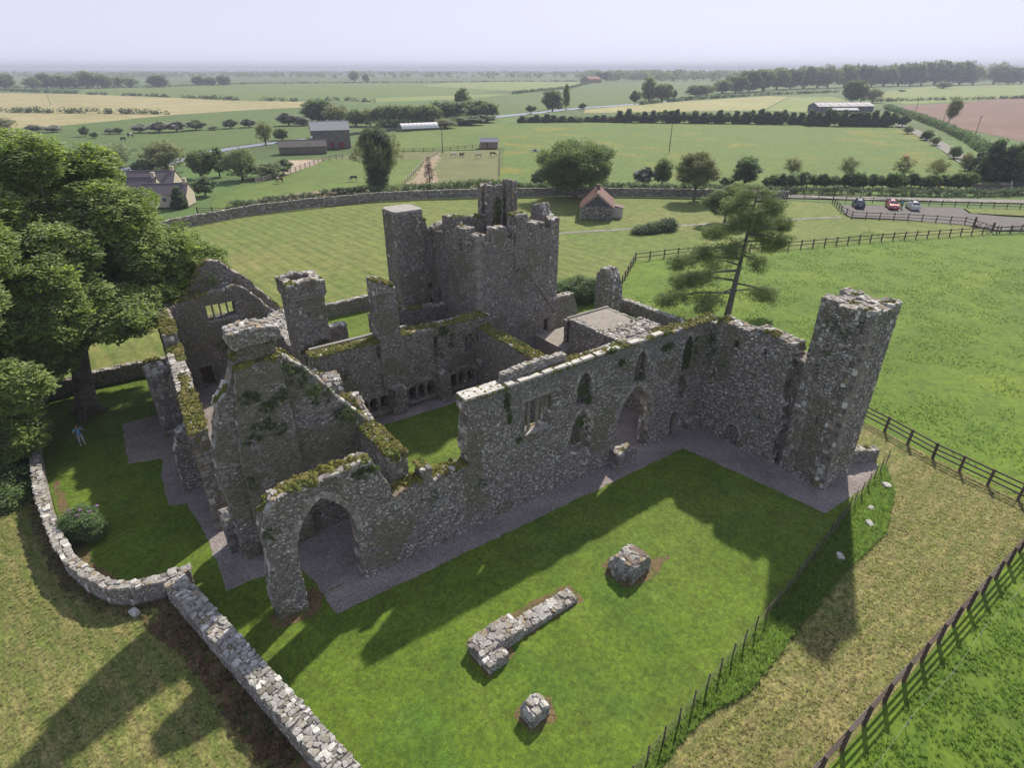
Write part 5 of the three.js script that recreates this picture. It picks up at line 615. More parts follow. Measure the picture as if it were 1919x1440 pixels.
// hedges
function hedge(label, pts, h, w, seed, { cols = LEAF.hedge, per = 3.2, leaf = 0.5, group, sc = 1 } = {}) {
  const T = thing('hedge', label, 'hedge', pts[0], 0, group), r = rng(seed), out = [];
  for (let i = 0; i + 1 < pts.length; i++) { const p = pts[i], q = pts[i + 1], L = Math.hypot(q[0] - p[0], q[1] - p[1]), n = Math.round(L * per); for (let k = 0; k < n; k++) { const t = r(), hh = h * (0.8 + 0.45 * fbm(t * L * 0.25 + seed, i, 2)); out.push([lerp(p[0], q[0], t) - pts[0][0] + (r() - 0.5) * w, 0.15 + r() * hh * 0.9, lerp(p[1], q[1], t) - pts[0][1] + (r() - 0.5) * w, (0.8 + 0.5 * r()) * sc]); } }
  crownMesh(T, out, leafClump(16, leaf * 1.25, leaf, leaf * 0.55, seed + 1), cols, seed + 2, 'foliage');
}
hedge('clipped dark hedge running above the field wall on the left', HEDGE.low.slice(0, 3), 2.3, 1.8, 401, { per: 30, leaf: 0.3, cols: LEAF.dark });
hedge('loose green hedge with cow parsley behind the middle of the field wall', [HEDGE.low[2], [57, 103.5], HEDGE.low[3], HEDGE.low[4], [80, 92]], 2.0, 2.4, 402, { per: 24, leaf: 0.32 });
hedge('dark hedge behind the field wall under the round tree', [[80, 93], [93, 86], [103, 77], [116, 66], [128, 54]], 1.6, 2.4, 403, { per: 14, leaf: 0.36, cols: LEAF.dark });
hedge('dense hedge along the right side of the farm avenue', [[HEDGE.ave[0][0] + 4, HEDGE.ave[0][1]], ...HEDGE.ave.slice(1)], 2.6, 3, 404, { per: 7, leaf: 0.7 });
hedge('low shaded hedge line under the lane trees', [[128, 55], [146, 39], [166, 24], [176, 20]], 1.3, 2, 405, { per: 9, leaf: 0.4, cols: LEAF.dark });
hedge('low scrubby hedge between the young conifers across the meadow', [[206.6, 256.3], [240.6, 240.8], [285, 203.9], [312.5, 170.3], [347.3, 132.2]], 2.0, 3, 406, { per: 4, leaf: 0.7, cols: LEAF.hedge });
hedge('scrub at the foot of the tree belt behind the mill', [[128, 268], [150, 262], [170, 262], [190, 268]], 3.2, 6, 407, { per: 9, leaf: 0.8 });
const FARH = { h1: 'leftmost hedge line above the pale field', h2: 'short clipped hedge piece right of the leftmost hedge', h3: 'third clipped hedge piece above the pale field', h4: 'fourth clipped hedge piece above the pale field', h5: 'long clipped hedge piece at the right end of the pale field', h6: 'tiny clipped hedge above the light green strip', h7: 'clipped hedge left of the tall mill tree', h8: 'clipped hedge just right of the tall mill tree', h9: 'clipped hedge piece above the tree belt', h10: 'last clipped hedge piece above the tree belt', h11: 'long dark hedge line across the middle far fields', h12: 'thin far hedge line in the centre distance', h13: 'far hedge line on the left below the distant trees', h14: 'thin hedge dividing the two pale fields', h15: 'hedge along the upper edge of the barley field', brow: 'hedge above the ploughed field', far3: 'hedge slanting down the far central field' };
let hs = 420; for (const k in FARH) hedge(FARH[k], HEDGE[k], k === 'brow' || k === 'h15' ? 2.2 : 2.4, 3, hs++, { per: 0.9, leaf: 1.1, sc: 1.2, cols: LEAF.dark, group: 'far field hedges' });
// far-off woods that read as one mass
function farWood(name, label, n, seed, span, dist, hr) { const r = rng(seed), out = []; for (let i = 0; i < n; i++) { const d = lerp(dist[0], dist[1], Math.pow(r(), 0.8)), u = lerp(span[0], span[1], r()); if (fbm(u * 9 + d * 0.004, d * 0.0016 + seed, 3) < 0.47) continue; const a = -2.96 + d * (0.5882 + 0.8087 * u), b = -24.16 + d * (0.8087 - 0.5882 * u), h = lerp(hr[0], hr[1], r()), w = h * (0.7 + 0.5 * r()); for (let k = 0; k < 5; k++) out.push([a + (r() - 0.5) * w, h * (0.25 + 0.6 * r()), b + (r() - 0.5) * w, h * 0.32 * (0.8 + 0.5 * r())]); }
  const o = crownMesh(scene, out, leafClump(22, 1, 0.7, 0.5, seed + 1), LEAF.oak, seed + 2, numbered(name)); o.userData = { kind: 'stuff', label, category: 'woodland' }; }
farWood('distant_woodland', 'hazy distant woodland and hedgerow trees along the horizon', 6000, 440, [-0.95, 0.95], [1900, 5200], [9, 17]);
farWood('distant_woodland', 'faint bluish woodland rising on the right horizon', 1600, 443, [0.1, 0.95], [1500, 2600], [13, 22]);
// ------------------------------------------------------------------ far fields, river, roads
function fieldMat(c1, c2, stripe = 0, ang = 0, tile = 120) { const ca = Math.cos(ang), sa = Math.sin(ang); return std(0xffffff, { map: tex(512, 512, (u, v, o) => { const b = fbm(u * 5, v * 5, 4, 5), f = fbm(u * 40, v * 40, 3, 40), s = stripe ? 0.5 + 0.5 * Math.sin((u * ca + v * sa) * 6.283 * Math.round(tile / stripe)) : 0.5, t = clamp(0.5 + (b - 0.5) * 1.6 + (s - 0.5) * 0.35), k = spread(f, 0.22); for (let c = 0; c < 3; c++) o[c] = lerp(c1[c], c2[c], t) * k; }) }); }
const FM = { straw: fieldMat([0.27, 0.245, 0.105], [0.36, 0.32, 0.17]), lime: fieldMat([0.155, 0.215, 0.050], [0.205, 0.245, 0.075]), green: fieldMat([0.088, 0.148, 0.026], [0.118, 0.172, 0.034]), barley: fieldMat([0.25, 0.255, 0.10], [0.32, 0.30, 0.135], 6, 0), plough: fieldMat([0.15, 0.085, 0.070], [0.185, 0.110, 0.092], 3, 0), pad: fieldMat([0.118, 0.142, 0.045], [0.150, 0.158, 0.062]), meadow: fieldMat([0.082, 0.145, 0.020], [0.115, 0.165, 0.026]), deep: fieldMat([0.066, 0.122, 0.024], [0.086, 0.140, 0.028]), dirt: fieldMat([0.27, 0.205, 0.14], [0.33, 0.26, 0.185]), sand: fieldMat([0.36, 0.28, 0.22], [0.42, 0.34, 0.27]) };
const buttercup = std(0xffffff, { map: tex(1024, 1024, (u, v, o) => { const X = u * 200, Y = v * 200, b = fbm(X * 0.03, Y * 0.03, 3), p = fbm(X * 0.10 + 4, Y * 0.10, 4), f = fbm(X * 0.9, Y * 0.9, 3), t = clamp((p - 0.5) * 4) * clamp((b - 0.34) * 4), k = spread(f, 0.36); o[0] = lerp(0.086, 0.170, t) * k; o[1] = lerp(0.150, 0.172, t) * k; o[2] = lerp(0.020, 0.020, t) * k; }) });
function field(name, pts, mat, y, tile = 120) { structure(name, polyGeo(pts, y, tile), mat); }
field('pale_field', [[-30.5, 973.7], [43.1, 877.4], [158.8, 585.4], [192.7, 548.5], [160.7, 459.2], [122.9, 454], [65.8, 427], [3.5, 370.2], [-18.6, 364.2], [-120, 420], [-200, 900]], FM.straw, -0.18);
field('light_field', [[227.3, 575.1], [394.1, 602.1], [442.1, 587.2], [335.7, 510.3], [236.9, 504.4]], FM.lime, -0.18);
field('light_field', [[532, 974], [736, 1227], [924, 1250], [946, 1003], [653, 728], [509, 679]], FM.lime, -0.18);
field('green_field', [[43, 890], [158, 600], [227, 590], [394, 615], [500, 690], [530, 975], [735, 1230], [250, 1300], [60, 1100]], FM.green, -0.2);
field('river_meadow', [[-60, 330], [60, 420], [122, 445], [200, 460], [330, 500], [480, 620], [640, 700], [900, 940], [620, 430], [420, 365], [300, 330], [212, 298], [130, 262], [80, 240], [40, 222], [10, 200], [-40, 200]], FM.deep, -0.2);
field('barley_field', [[309.6, 318.2], [393.4, 346.6], [623.4, 380], [627.5, 360], [402.5, 240], [283.3, 291]], FM.barley, -0.16);
field('striped_field', [[402.5, 238], [627.5, 358], [660, 330], [560, 260], [470, 200], [412, 186]], FM.lime, -0.17);
field('far_field', [[648.7, 282.7], [700, 330], [1250, 480], [1600, 450], [1000.3, 270.7], [807.8, 212.5], [568.9, 219]], FM.lime, -0.19);
field('ploughed_field', [[513.2, 211.6], [633.3, 204.6], [780.1, 216.9], [900, 230], [306.4, 40], [306.4, 61], [353.6, 100.6], [423.5, 149.3]], FM.plough, -0.16);
field('buttercup_meadow', [[194.7, 250], [228.8, 252], [285, 207], [321.6, 166], [346, 132], [318, 109.1], [267.7, 77.6], [212.3, 48.1], [185.2, 34], [150, 36], [112.5, 72], [80, 97], [89, 108], [126.9, 159], [158.4, 209.4]], buttercup, -0.15, 200);
field('horse_paddock', [[53, 103], [40, 160], [60, 176], [92, 176], [107.9, 167.2], [125.9, 159.8], [88.5, 107], [79, 98]], FM.pad, -0.14);
field('pasture', [[18, 104], [52, 104], [64, 114], [92, 152], [66, 172], [45, 146], [25, 128]], FM.green, -0.135);
field('pasture', [[93, 177], [128, 161], [160, 210], [198, 255], [160, 262], [120, 230]], FM.meadow, -0.13);
structure('bare_earth', polyGeo(wobble([[64.7, 113], [78, 131], [92.6, 152.6], [106.1, 166.6], [95, 149], [81, 127.6], [74, 112]], 2, 3, 8), -0.12, 40), FM.dirt);
structure('bare_earth', polyGeo(wobble([[30, 116], [44, 119], [58, 114], [50, 110], [34, 111]], 2, 3, 9), -0.12, 40), FM.dirt);
structure('sand_arena', polyGeo([[56.1, 176.1], [65.9, 170.5], [59.5, 160.6], [45.6, 146]], -0.115, 30), FM.sand);
const waterMat = new THREE.MeshPhysicalMaterial({ color: lin(0.05, 0.065, 0.07), roughness: 0.06, metalness: 0, ior: 1.33 });
function ribbon(name, mid, w, y, mat, tile = 8) { const L = [], R = [], c = new THREE.CatmullRomCurve3(mid.map(([a, b]) => new V3(a, 0, b)), false, 'centripetal'), n = mid.length * 8; for (let i = 0; i <= n; i++) { const p = c.getPoint(i / n), t = c.getTangent(i / n), ww = (typeof w === 'function' ? w(i / n) : w) / 2; L.push([p.x - t.z * ww, p.z + t.x * ww]); R.push([p.x + t.z * ww, p.z - t.x * ww]); } structure(name, polyGeo([...L, ...R.reverse()], y, tile), mat); }
ribbon('river', [[-40, 170], [0, 178], [22, 189], [44, 214], [64, 227], [85, 236], [130, 254], [175, 276], [215, 294], [262, 311], [302, 327], [345, 338], [395, 350], [450, 362], [520, 400]], t => t < 0.4 ? 6 : 9, -0.1, waterMat, 20);
const tarMat = std(0xffffff, { map: tex(512, 512, (u, v, o) => { const f = fbm(u * 10, v * 10, 4, 10), k = spread(f, 0.25) * spread(vn(u * 150, v * 150, 150), 0.25); o[0] = 0.115 * k; o[1] = 0.108 * k; o[2] = 0.112 * k; }), roughness: 0.9 });
const laneMat = std(lin(0.21, 0.2, 0.195), { map: stoneMap }); laneMat.color.multiplyScalar(1.6);
ribbon('lane', [[108, 70], [122, 56], [128, 49.8], [137, 41.2], [146, 32.8], [155, 24.5], [163, 16.8], [185, -4]], 3.6, -0.02, laneMat, 6);
ribbon('farm_avenue', [[353, 128], [304, 97.2], [251, 65.8], [218, 47.4], [199, 36], [186, 27], [172, 16.5], [165, 14]], t => t > 0.8 ? 7 : 5.2, -0.03, laneMat, 6);
structure('car_park', polyGeo([[127.4, 38.6], [144.4, 22.8], [139.4, 19.6], [143, 11.6], [150, 2], [138, 4], [127.6, 11.1], [128.4, 14.5], [123.6, 24.4], [117.6, 31.6], [120.4, 34.4]], -0.01, 8), tarMat);
structure('verge', polyGeo([[140, 19.4], [145, 22.6], [153, 14.6], [165, 2], [152, 4]], -0.005, 140), hayField);
ribbon('footpath', [[46, 60], [56, 57.4], [64.2, 54.6], [71.8, 51.5], [78.2, 48.9], [88.5, 44.9], [100.3, 39.8], [116.2, 32.6]], 1.1, -0.03, laneMat, 6);
// ------------------------------------------------------------------ boundary walls and fallen masonry near the camera: their stones are separate
{
  const T = thing('boundary_wall', 'low broad dry-stone wall of pale stones running to the bottom edge', 'wall', [-4.3, 4.9]); const M = new Mason(T, 701, 'white'); const L = 19, out = [[0, 0], [L, 0], ...ragged([[L, 1.3], [L / 2, 1.32], [0, 1.25]], 0.6, 0.05, 4)], W = { p: [-4.3, 4.9], q: [0.15, -13.6], t: 0.98, out };
  M.single = 300; M.wall({ ...W, face: '', moss: -0.1, top: 'white', mossSeed: 3, es: 0.72 }); M.single = 0; M.wall({ ...W, face: 'f', edge: false, core: false, pal: 'white', w: [0.16, 0.36], c: [0.1, 0.18] }); M.wall({ ...W, face: 'b', edge: false, core: false, pal: 'rubble', w: [0.22, 0.5], c: [0.14, 0.24] }); M.finish();
}
polyWall('curved_wall', 'narrow curving boundary wall with pale capstones round the left lawn', W2pts, 1.2, 0.55, 711, 'top', 0.12, { top: 'white', step: 0.5, amp: 0.06 });
{ const T = thing('stone_footing', 'long low ruined footing with raised L-shaped end on the front lawn', 'ruin', [7, -7]); const M = new Mason(T, 721, 'white'); M.single = 230;
  M.wall({ p: [6.95, -8.15], q: [9.5, -8.0], t: 1.15, out: [[0, 0], [2.55, 0], ...ragged([[2.55, 0.66], [1.2, 0.74], [0, 0.62]], 0.35, 0.1, 4)], moss: -0.2, top: 'white' });
  M.wall({ p: [7.0, -8.75], q: [8.15, -8.65], t: 0.56, out: [[0, 0], [1.15, 0], ...ragged([[1.15, 0.5], [0, 0.56]], 0.3, 0.1, 5)], moss: -0.2, top: 'white' });
  M.wall({ p: [9.45, -7.95], q: [13.15, -7.9], t: 0.85, out: [[0, 0], [3.7, 0], ...ragged([[3.7, 0.26], [2, 0.3], [0, 0.34]], 0.35, 0.06, 6)], moss: -0.2, top: 'white' }); M.finish(); }
{ const T = thing('masonry_block', 'large toppled block of masonry with flat top on the front lawn', 'ruin', [17, -7.6]); const M = new Mason(T, 731, 'dark'); M.single = 230;
  M.wall({ p: [16.35, -8.75], q: [18.1, -8.45], t: 1.35, out: [[0, 0], [1.75, 0], ...ragged([[1.85, 0.45], [1.6, 0.98], [0.8, 1.1], [0.15, 1.0], [-0.08, 0.5]], 0.3, 0.16, 4)], moss: -0.3, top: 'white' });
  M.wall({ p: [15.85, -8.1], q: [16.45, -8.3], t: 1.1, out: [[0, 0], [0.65, 0], ...ragged([[0.65, 0.9], [0.3, 0.75], [0, 0.4]], 0.3, 0.14, 5)], moss: -0.3, top: 'white' }); M.finish();
  const top = polyGeo([[-0.4, -0.95], [0.85, -0.75], [0.75, 0.15], [-0.35, 0.0]], 1.15, 2); mesh('mortar_top', top, std(lin(0.30, 0.27, 0.235), { map: gravelMap, bumpMap: gravelBump, bumpScale: 0.02 }), T).material.color.multiplyScalar(3); }
{ const T = thing('masonry_block', 'small broken lump of masonry at the bottom of the front lawn', 'ruin', [7.4, -11.5]); const M = new Mason(T, 741, 'white'); M.single = 120; M.wall({ p: [7.0, -11.95], q: [8.0, -11.85], t: 0.75, out: [[0, 0], [1.0, 0], ...ragged([[1.05, 0.45], [0.8, 0.85], [0.3, 0.7], [0, 0.5]], 0.25, 0.16, 4)], moss: -0.3, top: 'white' }); M.finish(); }
[[33.35, -13.27, 0.32, 'pale boulder in the rough grass beside the wire fence, middle of three'], [31.72, -13.97, 0.4, 'pale boulder in the rough grass, lowest of three by the fence'], [36.5, -12.75, 0.45, 'pale boulder at the top of the rough grass strip'], [27.5, -14.4, 0.4, 'lone stone in the shaded rough grass strip'], [-5.9, 5.0, 0.38, 'fallen stone outside the curved wall beside the mown ground']].forEach(([a, b, s, l], i) => { const T = thing('boulder', l, 'stone', [a, b]); const g = stoneGeos[i % 4].clone(); xform(g, [0, s * 0.28, 0], [0.2, i * 1.3, 0.1], [s * 1.3, s * 0.8, s]); mesh('rock', g, singleMat(lin(0.75, 0.73, 0.7)), T); });

// ------------------------------------------------------------------ grass that stands up
function grassStuff(name, label, n, seed, inside, box4, cols, sc) { const r = rng(seed), l = []; for (let i = 0; i < n * 6 && l.length < n; i++) { const a = lerp(box4[0], box4[1], r()), b = lerp(box4[2], box4[3], r()), w = inside(a, b); if (w <= 0 || r() > w) continue; const s = lerp(sc[0], sc[1], r()); l.push({ m: compose(new V3(a, -0.02, -b), new THREE.Euler(0, r() * 6.28, 0), new V3(s, s * lerp(0.6, 1.1, r()), s)), c: pickCol(cols, r) }); } const o = instanced(numbered(name), tuftGeo, leafMat, l, scene); tag(o, label, 'grass'); return o; }
const stripE = [[39.2, -11.4], [36.5, -13.3], [32, -14.9], [26.2, -15.15], [20.2, -15.85], [16, -16.35], [13.5, -15.95], [9, -16.3], [9, -15.75], [22.5, -14.0], [33, -12.3]];
structure('rough_verge', polyGeo(wobble(stripE, 0.3, 0.8, 61), 0.004, 70), meadowMat);
const RG = [lin(0.25, 0.42, 0.055), lin(0.20, 0.36, 0.045), lin(0.29, 0.45, 0.08)];
grassStuff('rough_grass', 'long rank grass growing along the wire fence', 6500, 801, (a, b) => inPoly(stripE, a, b) ? 1 : 0, [9, 39.2, -16.5, -11.3], RG, [0.7, 1.4]);
grassStuff('pasture_grass', 'tussocky pasture grass in the lower right field', 17000, 802, (a, b) => clamp((fbm(a * 0.8, b * 0.8, 3) - 0.30) * 4), [12, 48, -34, -20.8], [lin(0.205, 0.36, 0.042), lin(0.17, 0.32, 0.036), lin(0.24, 0.38, 0.058)], [0.4, 0.8]);
grassStuff('pasture_grass', 'tussocky pasture grass in the field right of the ruin', 13000, 803, (a, b) => (a > 44.2 + (b < -9 ? 0 : 0) && !(a < 47 && b > -6) ? 1 : 0) * clamp((fbm(a * 0.4, b * 0.4, 3) - 0.42) * 5), [44, 110, -22, 24], [lin(0.215, 0.37, 0.045), lin(0.18, 0.33, 0.038), lin(0.25, 0.39, 0.06)], [0.45, 0.9]);
grassStuff('dry_weeds', 'brown dead weeds and brambles along the foot of the boundary wall', 1500, 804, (a, b) => { const t = (4.9 - b) / 18.5, x = a - (-4.35 + t * 4.45); return b < 4.6 && x < -0.05 && x > -1.0 - 0.5 * vn(b, 3) ? clamp((fbm(a * 1.2, b * 1.2, 2) - 0.3) * 4) : 0; }, [-6, 0, -13, 5], [lin(0.48, 0.30, 0.19), lin(0.40, 0.28, 0.16), lin(0.24, 0.30, 0.09), lin(0.52, 0.38, 0.25)], [0.7, 1.3]);
grassStuff('dry_weeds', 'brown dead weeds outside the curved wall', 900, 805, (a, b) => { let d = 9; for (let i = 0; i + 1 < W2pts.length; i++) { const p = W2pts[i], q = W2pts[i + 1], t = clamp(((a - p[0]) * (q[0] - p[0]) + (b - p[1]) * (q[1] - p[1])) / ((q[0] - p[0]) ** 2 + (q[1] - p[1]) ** 2)); d = Math.min(d, Math.hypot(a - lerp(p[0], q[0], t), b - lerp(p[1], q[1], t))); } return d > 0.35 && d < 1.2 && !inPoly([[-3, 6], ...W2pts, [0, 39]], a, b) ? 1 : 0; }, [-11, -3, 3.5, 24], [lin(0.48, 0.30, 0.19), lin(0.38, 0.28, 0.16), lin(0.22, 0.28, 0.08)], [0.6, 1.1]);

const HAY = [lin(0.50, 0.45, 0.20), lin(0.42, 0.43, 0.13), lin(0.56, 0.50, 0.27), lin(0.32, 0.39, 0.09)], flatten = o => { const e = o.instanceMatrix.array; for (let i = 0; i < o.count; i++) for (const k of [4, 5, 6]) e[16 * i + k] *= 0.4; };
flatten(grassStuff('cut_hay', 'wisps of cut hay lying on the mown ground left of the boundary wall', 8000, 806, (a, b) => (a < -4.8 + (4.6 - b) * 0.235 && a < -3.4 && !inPoly([[-3, 6.5], ...W2pts, [0, 39]], a, b) && !(b > 5 && a > -10.2 + (b < 10 ? (10 - b) * 1.1 : 0)) ? 1 : 0) * (0.35 + 0.65 * vn(a * 1.3, b * 0.5)), [-26, 0, -16, 24], HAY, [0.45, 0.95]));
flatten(grassStuff('cut_hay', 'wisps of cut hay lying on the mown strip right of the wire fence', 6500, 807, (a, b) => (b < -16.5 + clamp((a - 15) / 24) * 4.2 && b > -20 && a < 42.3 || a > 39.5 && a < 43 && b > -20 && b < -12.2 ? 1 : 0) * (0.35 + 0.65 * vn(a * 0.5, b * 1.3)), [3, 43, -20, -9], HAY, [0.45, 0.95]));
flatten(grassStuff('lawn_grass', 'short mown grass blades of the front lawn', 26000, 808, (a, b) => (b < -1.9 && b > -15.4 + (a - 12) * 0.13 && a < 30 + (b < -12 ? 0 : 0.4) && a > 1.2 + (-b - 9) * 0.2 && !(a > 15.6 && a < 18.9 && b < -6.3 && b > -9.2) && !(a > 6.7 && a < 13.5 && b < -6.7 && b > -8.9) && !(a > 6.8 && a < 8.3 && b < -10.9 && b > -12.1) ? 1 : 0) * (0.4 + 0.6 * vn(a * 0.9, b * 0.9)), [0, 31, -16, -1.8], [lin(0.165, 0.27, 0.022), lin(0.13, 0.23, 0.018), lin(0.21, 0.29, 0.035), lin(0.11, 0.21, 0.016)], [0.2, 0.42]));
structure('bare_soil', polyGeo(wobble([[-4.2, 4.6], [-4.9, 4.4], [-4.2, 0], [-3.2, -4], [-2.2, -8], [-1.2, -13], [0.1, -13.4], [-0.8, -9], [-2.0, -4.5], [-3.2, 0.4]], 0.5, 0.5, 62), -0.03, 3), soilMat);
// ------------------------------------------------------------------ fences
const timber = [lin(0.085, 0.062, 0.055), lin(0.115, 0.085, 0.076), lin(0.14, 0.115, 0.11)].map(c => std(c)); const unitBox = new THREE.BoxGeometry(1, 1, 1);
function bar(name, parent, A, B, w, h, mat) { const d = B.clone().sub(A), o = mesh(name, unitBox, mat, parent); o.position.copy(A).add(B).multiplyScalar(0.5); o.quaternion.setFromUnitVectors(new V3(1, 0, 0), d.clone().normalize()); o.scale.set(d.length(), h, w); return o; }
function fence(name, label, pts, step, h, rails, post, seed, { railW = 0.045, railH = 0.11, group, side = 0.07, mats = timber } = {}) {
  const T = thing(name, label, 'fence', pts[0], 0, group), r = rng(seed), P = []; for (let i = 0; i + 1 < pts.length; i++) { const p = pts[i], q = pts[i + 1], n = Math.max(1, Math.round(Math.hypot(q[0] - p[0], q[1] - p[1]) / step)); for (let k = 0; k < n; k++) P.push([lerp(p[0], q[0], k / n), lerp(p[1], q[1], k / n)]); } P.push(pts[pts.length - 1]);
  const W = ([a, b], y) => new V3(a - pts[0][0], y, -(b - pts[0][1]));
  P.forEach((p, i) => { const o = mesh('post', unitBox, mats[Math.floor(r() * 2)], T), q = P[Math.min(i + 1, P.length - 1)], s = P[Math.max(0, i - 1)]; o.position.copy(W(p, h / 2 - 0.03)); o.scale.set(post, h + 0.06 + (r() - 0.5) * 0.06, post); o.rotation.set((r() - 0.5) * 0.05, Math.atan2(q[1] - s[1], q[0] - s[0]), (r() - 0.5) * 0.05); });
  for (let i = 0; i + 1 < P.length; i++) { const n = new V3(-(P[i + 1][1] - P[i][1]), 0, -(P[i + 1][0] - P[i][0])).normalize().multiplyScalar(side); for (const y of rails) bar('rail', T, W(P[i], y + (r() - 0.5) * 0.03).add(n), W(P[i + 1], y + (r() - 0.5) * 0.03).add(n), railW, railH, mats[1 + Math.floor(r() * 2)]); }
  return T;
}
fence('post_and_rail_fence', 'three-rail timber fence along the lower right field edge', [[11.5, -20.15], [42.0, -20.35]], 1.76, 1.3, [0.4, 0.78, 1.16], 0.15, 901);
fence('post_and_rail_fence', 'three-rail timber fence running from behind the corner tower to the right edge', [[44.6, -5], [43.8, -9.3], [42.8, -13.1], [42.0, -20.3]], 1.9, 1.3, [0.4, 0.78, 1.16], 0.15, 902);
fence('wire_fence', 'sagging wire netting fence on thin dark stakes beside the front lawn', [[39.2, -11.5], [33, -12.4], [27.6, -13.3], [22.5, -14.1], [9.9, -15.8], [4.5, -16.6]], 1.15, 1.15, [0.12, 0.4, 0.68, 0.95, 1.08], 0.055, 903, { railW: 0.012, railH: 0.012, side: 0.03 });
fence('field_fence', 'timber fence crossing the fields right of the conifer tree', [[52.8, 28.1], [62.3, 34.8], [69.6, 33], [78.3, 28.9], [88.8, 24.6], [103.6, 19.3], [122.3, 11.4], [129, 7.4], [140, 0]], 2.3, 1.3, [0.5, 1.05], 0.14, 904);
fence('car_park_fence', 'timber fence along the near side of the car park', [[127.5, 40.6], [120.1, 34.8], [116.6, 30.9], [123.2, 23.8], [128.4, 16.3], [127.4, 14.5]], 2.4, 1.3, [0.5, 1.05], 0.14, 905);
fence('car_park_fence', 'timber fence right of the car park gate', [[124.9, 10.9], [125.1, 9.8], [129.4, 8.1], [142, 1]], 2.3, 1.3, [0.5, 1.05], 0.14, 906);
fence('lane_fence', 'timber fence between the car park and the lane', [[125.2, 48.8], [129.8, 41.8], [136, 33.7], [140.9, 27.4], [152.2, 15.2], [163, 4]], 2.5, 1.2, [0.45, 0.95], 0.13, 907);
fence('paddock_fence', 'pale rail fence along the right side of the horse paddock', [[125.9, 159.8], [91.6, 111.4]], 4, 1.2, [0.5, 1.05], 0.16, 908, { mats: [std(lin(0.3, 0.27, 0.22)), std(lin(0.34, 0.31, 0.26)), std(lin(0.3, 0.27, 0.22))] });
fence('paddock_fence', 'pale rail fence slanting beside the bare earth track', [[66.5, 116.2], [91.4, 150.5], [106, 166.2]], 3.4, 1.2, [0.5, 1.05], 0.16, 909, { mats: [std(lin(0.42, 0.4, 0.34)), std(lin(0.46, 0.43, 0.37)), std(lin(0.42, 0.4, 0.34))] });
fence('paddock_fence', 'dark rail fence along the far side of the horse paddock', [[88, 174], [107.1, 167.7], [122.4, 168]], 3.2, 1.2, [0.5, 1.05], 0.16, 910);
fence('arena_fence', 'grey rail fence beside the sandy riding arena', [[36.1, 136.4], [48.5, 148.4], [63.9, 165.9], [72, 170]], 3.2, 1.3, [0.4, 0.8, 1.15], 0.16, 911, { mats: [std(lin(0.25, 0.23, 0.21)), std(lin(0.3, 0.28, 0.26)), std(lin(0.25, 0.23, 0.21))] });
fence('field_gate', 'old timber gate fence above the field wall on the left', [[17.2, 107.2], [21.9, 103.9]], 2.5, 1.4, [0.4, 0.75, 1.15], 0.2, 912);
{ const T = thing('car_park_gate', 'pair of low timber gates with crossed braces by the car park', 'gate', [127.4, 14.5]); const A = new V3(0, 0, 0), B = new V3(-2.5, 0, 3.6); for (const p of [A, B]) { const o = mesh('gate_post', unitBox, timber[0], T); o.position.set(p.x, 0.85, p.z); o.scale.set(0.3, 1.7, 0.3); } const at = (t, y) => A.clone().lerp(B, t).setY(y); for (const [t0, t1] of [[0.06, 0.48], [0.52, 0.94]]) { for (const y of [0.3, 1.1]) bar('gate_rail', T, at(t0, y), at(t1, y), 0.06, 0.1, timber[1]); bar('brace', T, at(t0, 0.3), at(t1, 1.1), 0.05, 0.08, timber[1]); bar('brace', T, at(t0, 1.1), at(t1, 0.3), 0.05, 0.08, timber[1]); } }
{ const T = thing('electric_fence', 'thin white electric wire on short stakes inside the lower right field', 'fence', [12, -21.3]); const w = std(lin(0.4, 0.4, 0.38)); const P = []; for (let i = 0; i < 9; i++) { const a = i * 4, p = new V3(a, 0, (i % 2) * 0.15); P.push(p); const o = mesh('stake', unitBox, w, T); o.position.set(p.x, 0.35, p.z); o.scale.set(0.025, 0.75, 0.025); } for (let i = 0; i + 1 < P.length; i++) bar('wire', T, P[i].clone().setY(0.62), P[i + 1].clone().setY(0.62), 0.006, 0.006, w); }
// boarded entrance screens by the farm gate
{ const T = thing('boarded_fence', 'grey close-boarded fence beside the farm avenue entrance', 'fence', [167.5, 29.5]); const A = new V3(0, 0, 0), B = new V3(6.3, 0, 5.6); for (let i = 0; i < 30; i++) { const p = A.clone().lerp(B, i / 29), o = mesh('board', unitBox, timber[2], T); o.position.set(p.x, 0.75, p.z); o.scale.set(0.26, 1.5 + (i % 3) * 0.02, 0.04); o.rotation.y = -Math.atan2(5.6, 6.3); } }
{ const T = thing('farm_gate', 'dark solid metal gate with pale post at the avenue entrance', 'gate', [174, 24]); const g = bake(box(0.18, 2.2, 0.18, [0, 1.1, 0])); mesh('gate_post', g, std(lin(0.6, 0.6, 0.58)), T); for (let i = 0; i < 16; i++) { const o = mesh('panel', unitBox, std(lin(0.045, 0.05, 0.06)), T); o.position.set(0.4 + i * 0.34, 0.95, 0.35 + i * 0.1); o.scale.set(0.33, 1.7, 0.05); o.rotation.y = -0.29; } }

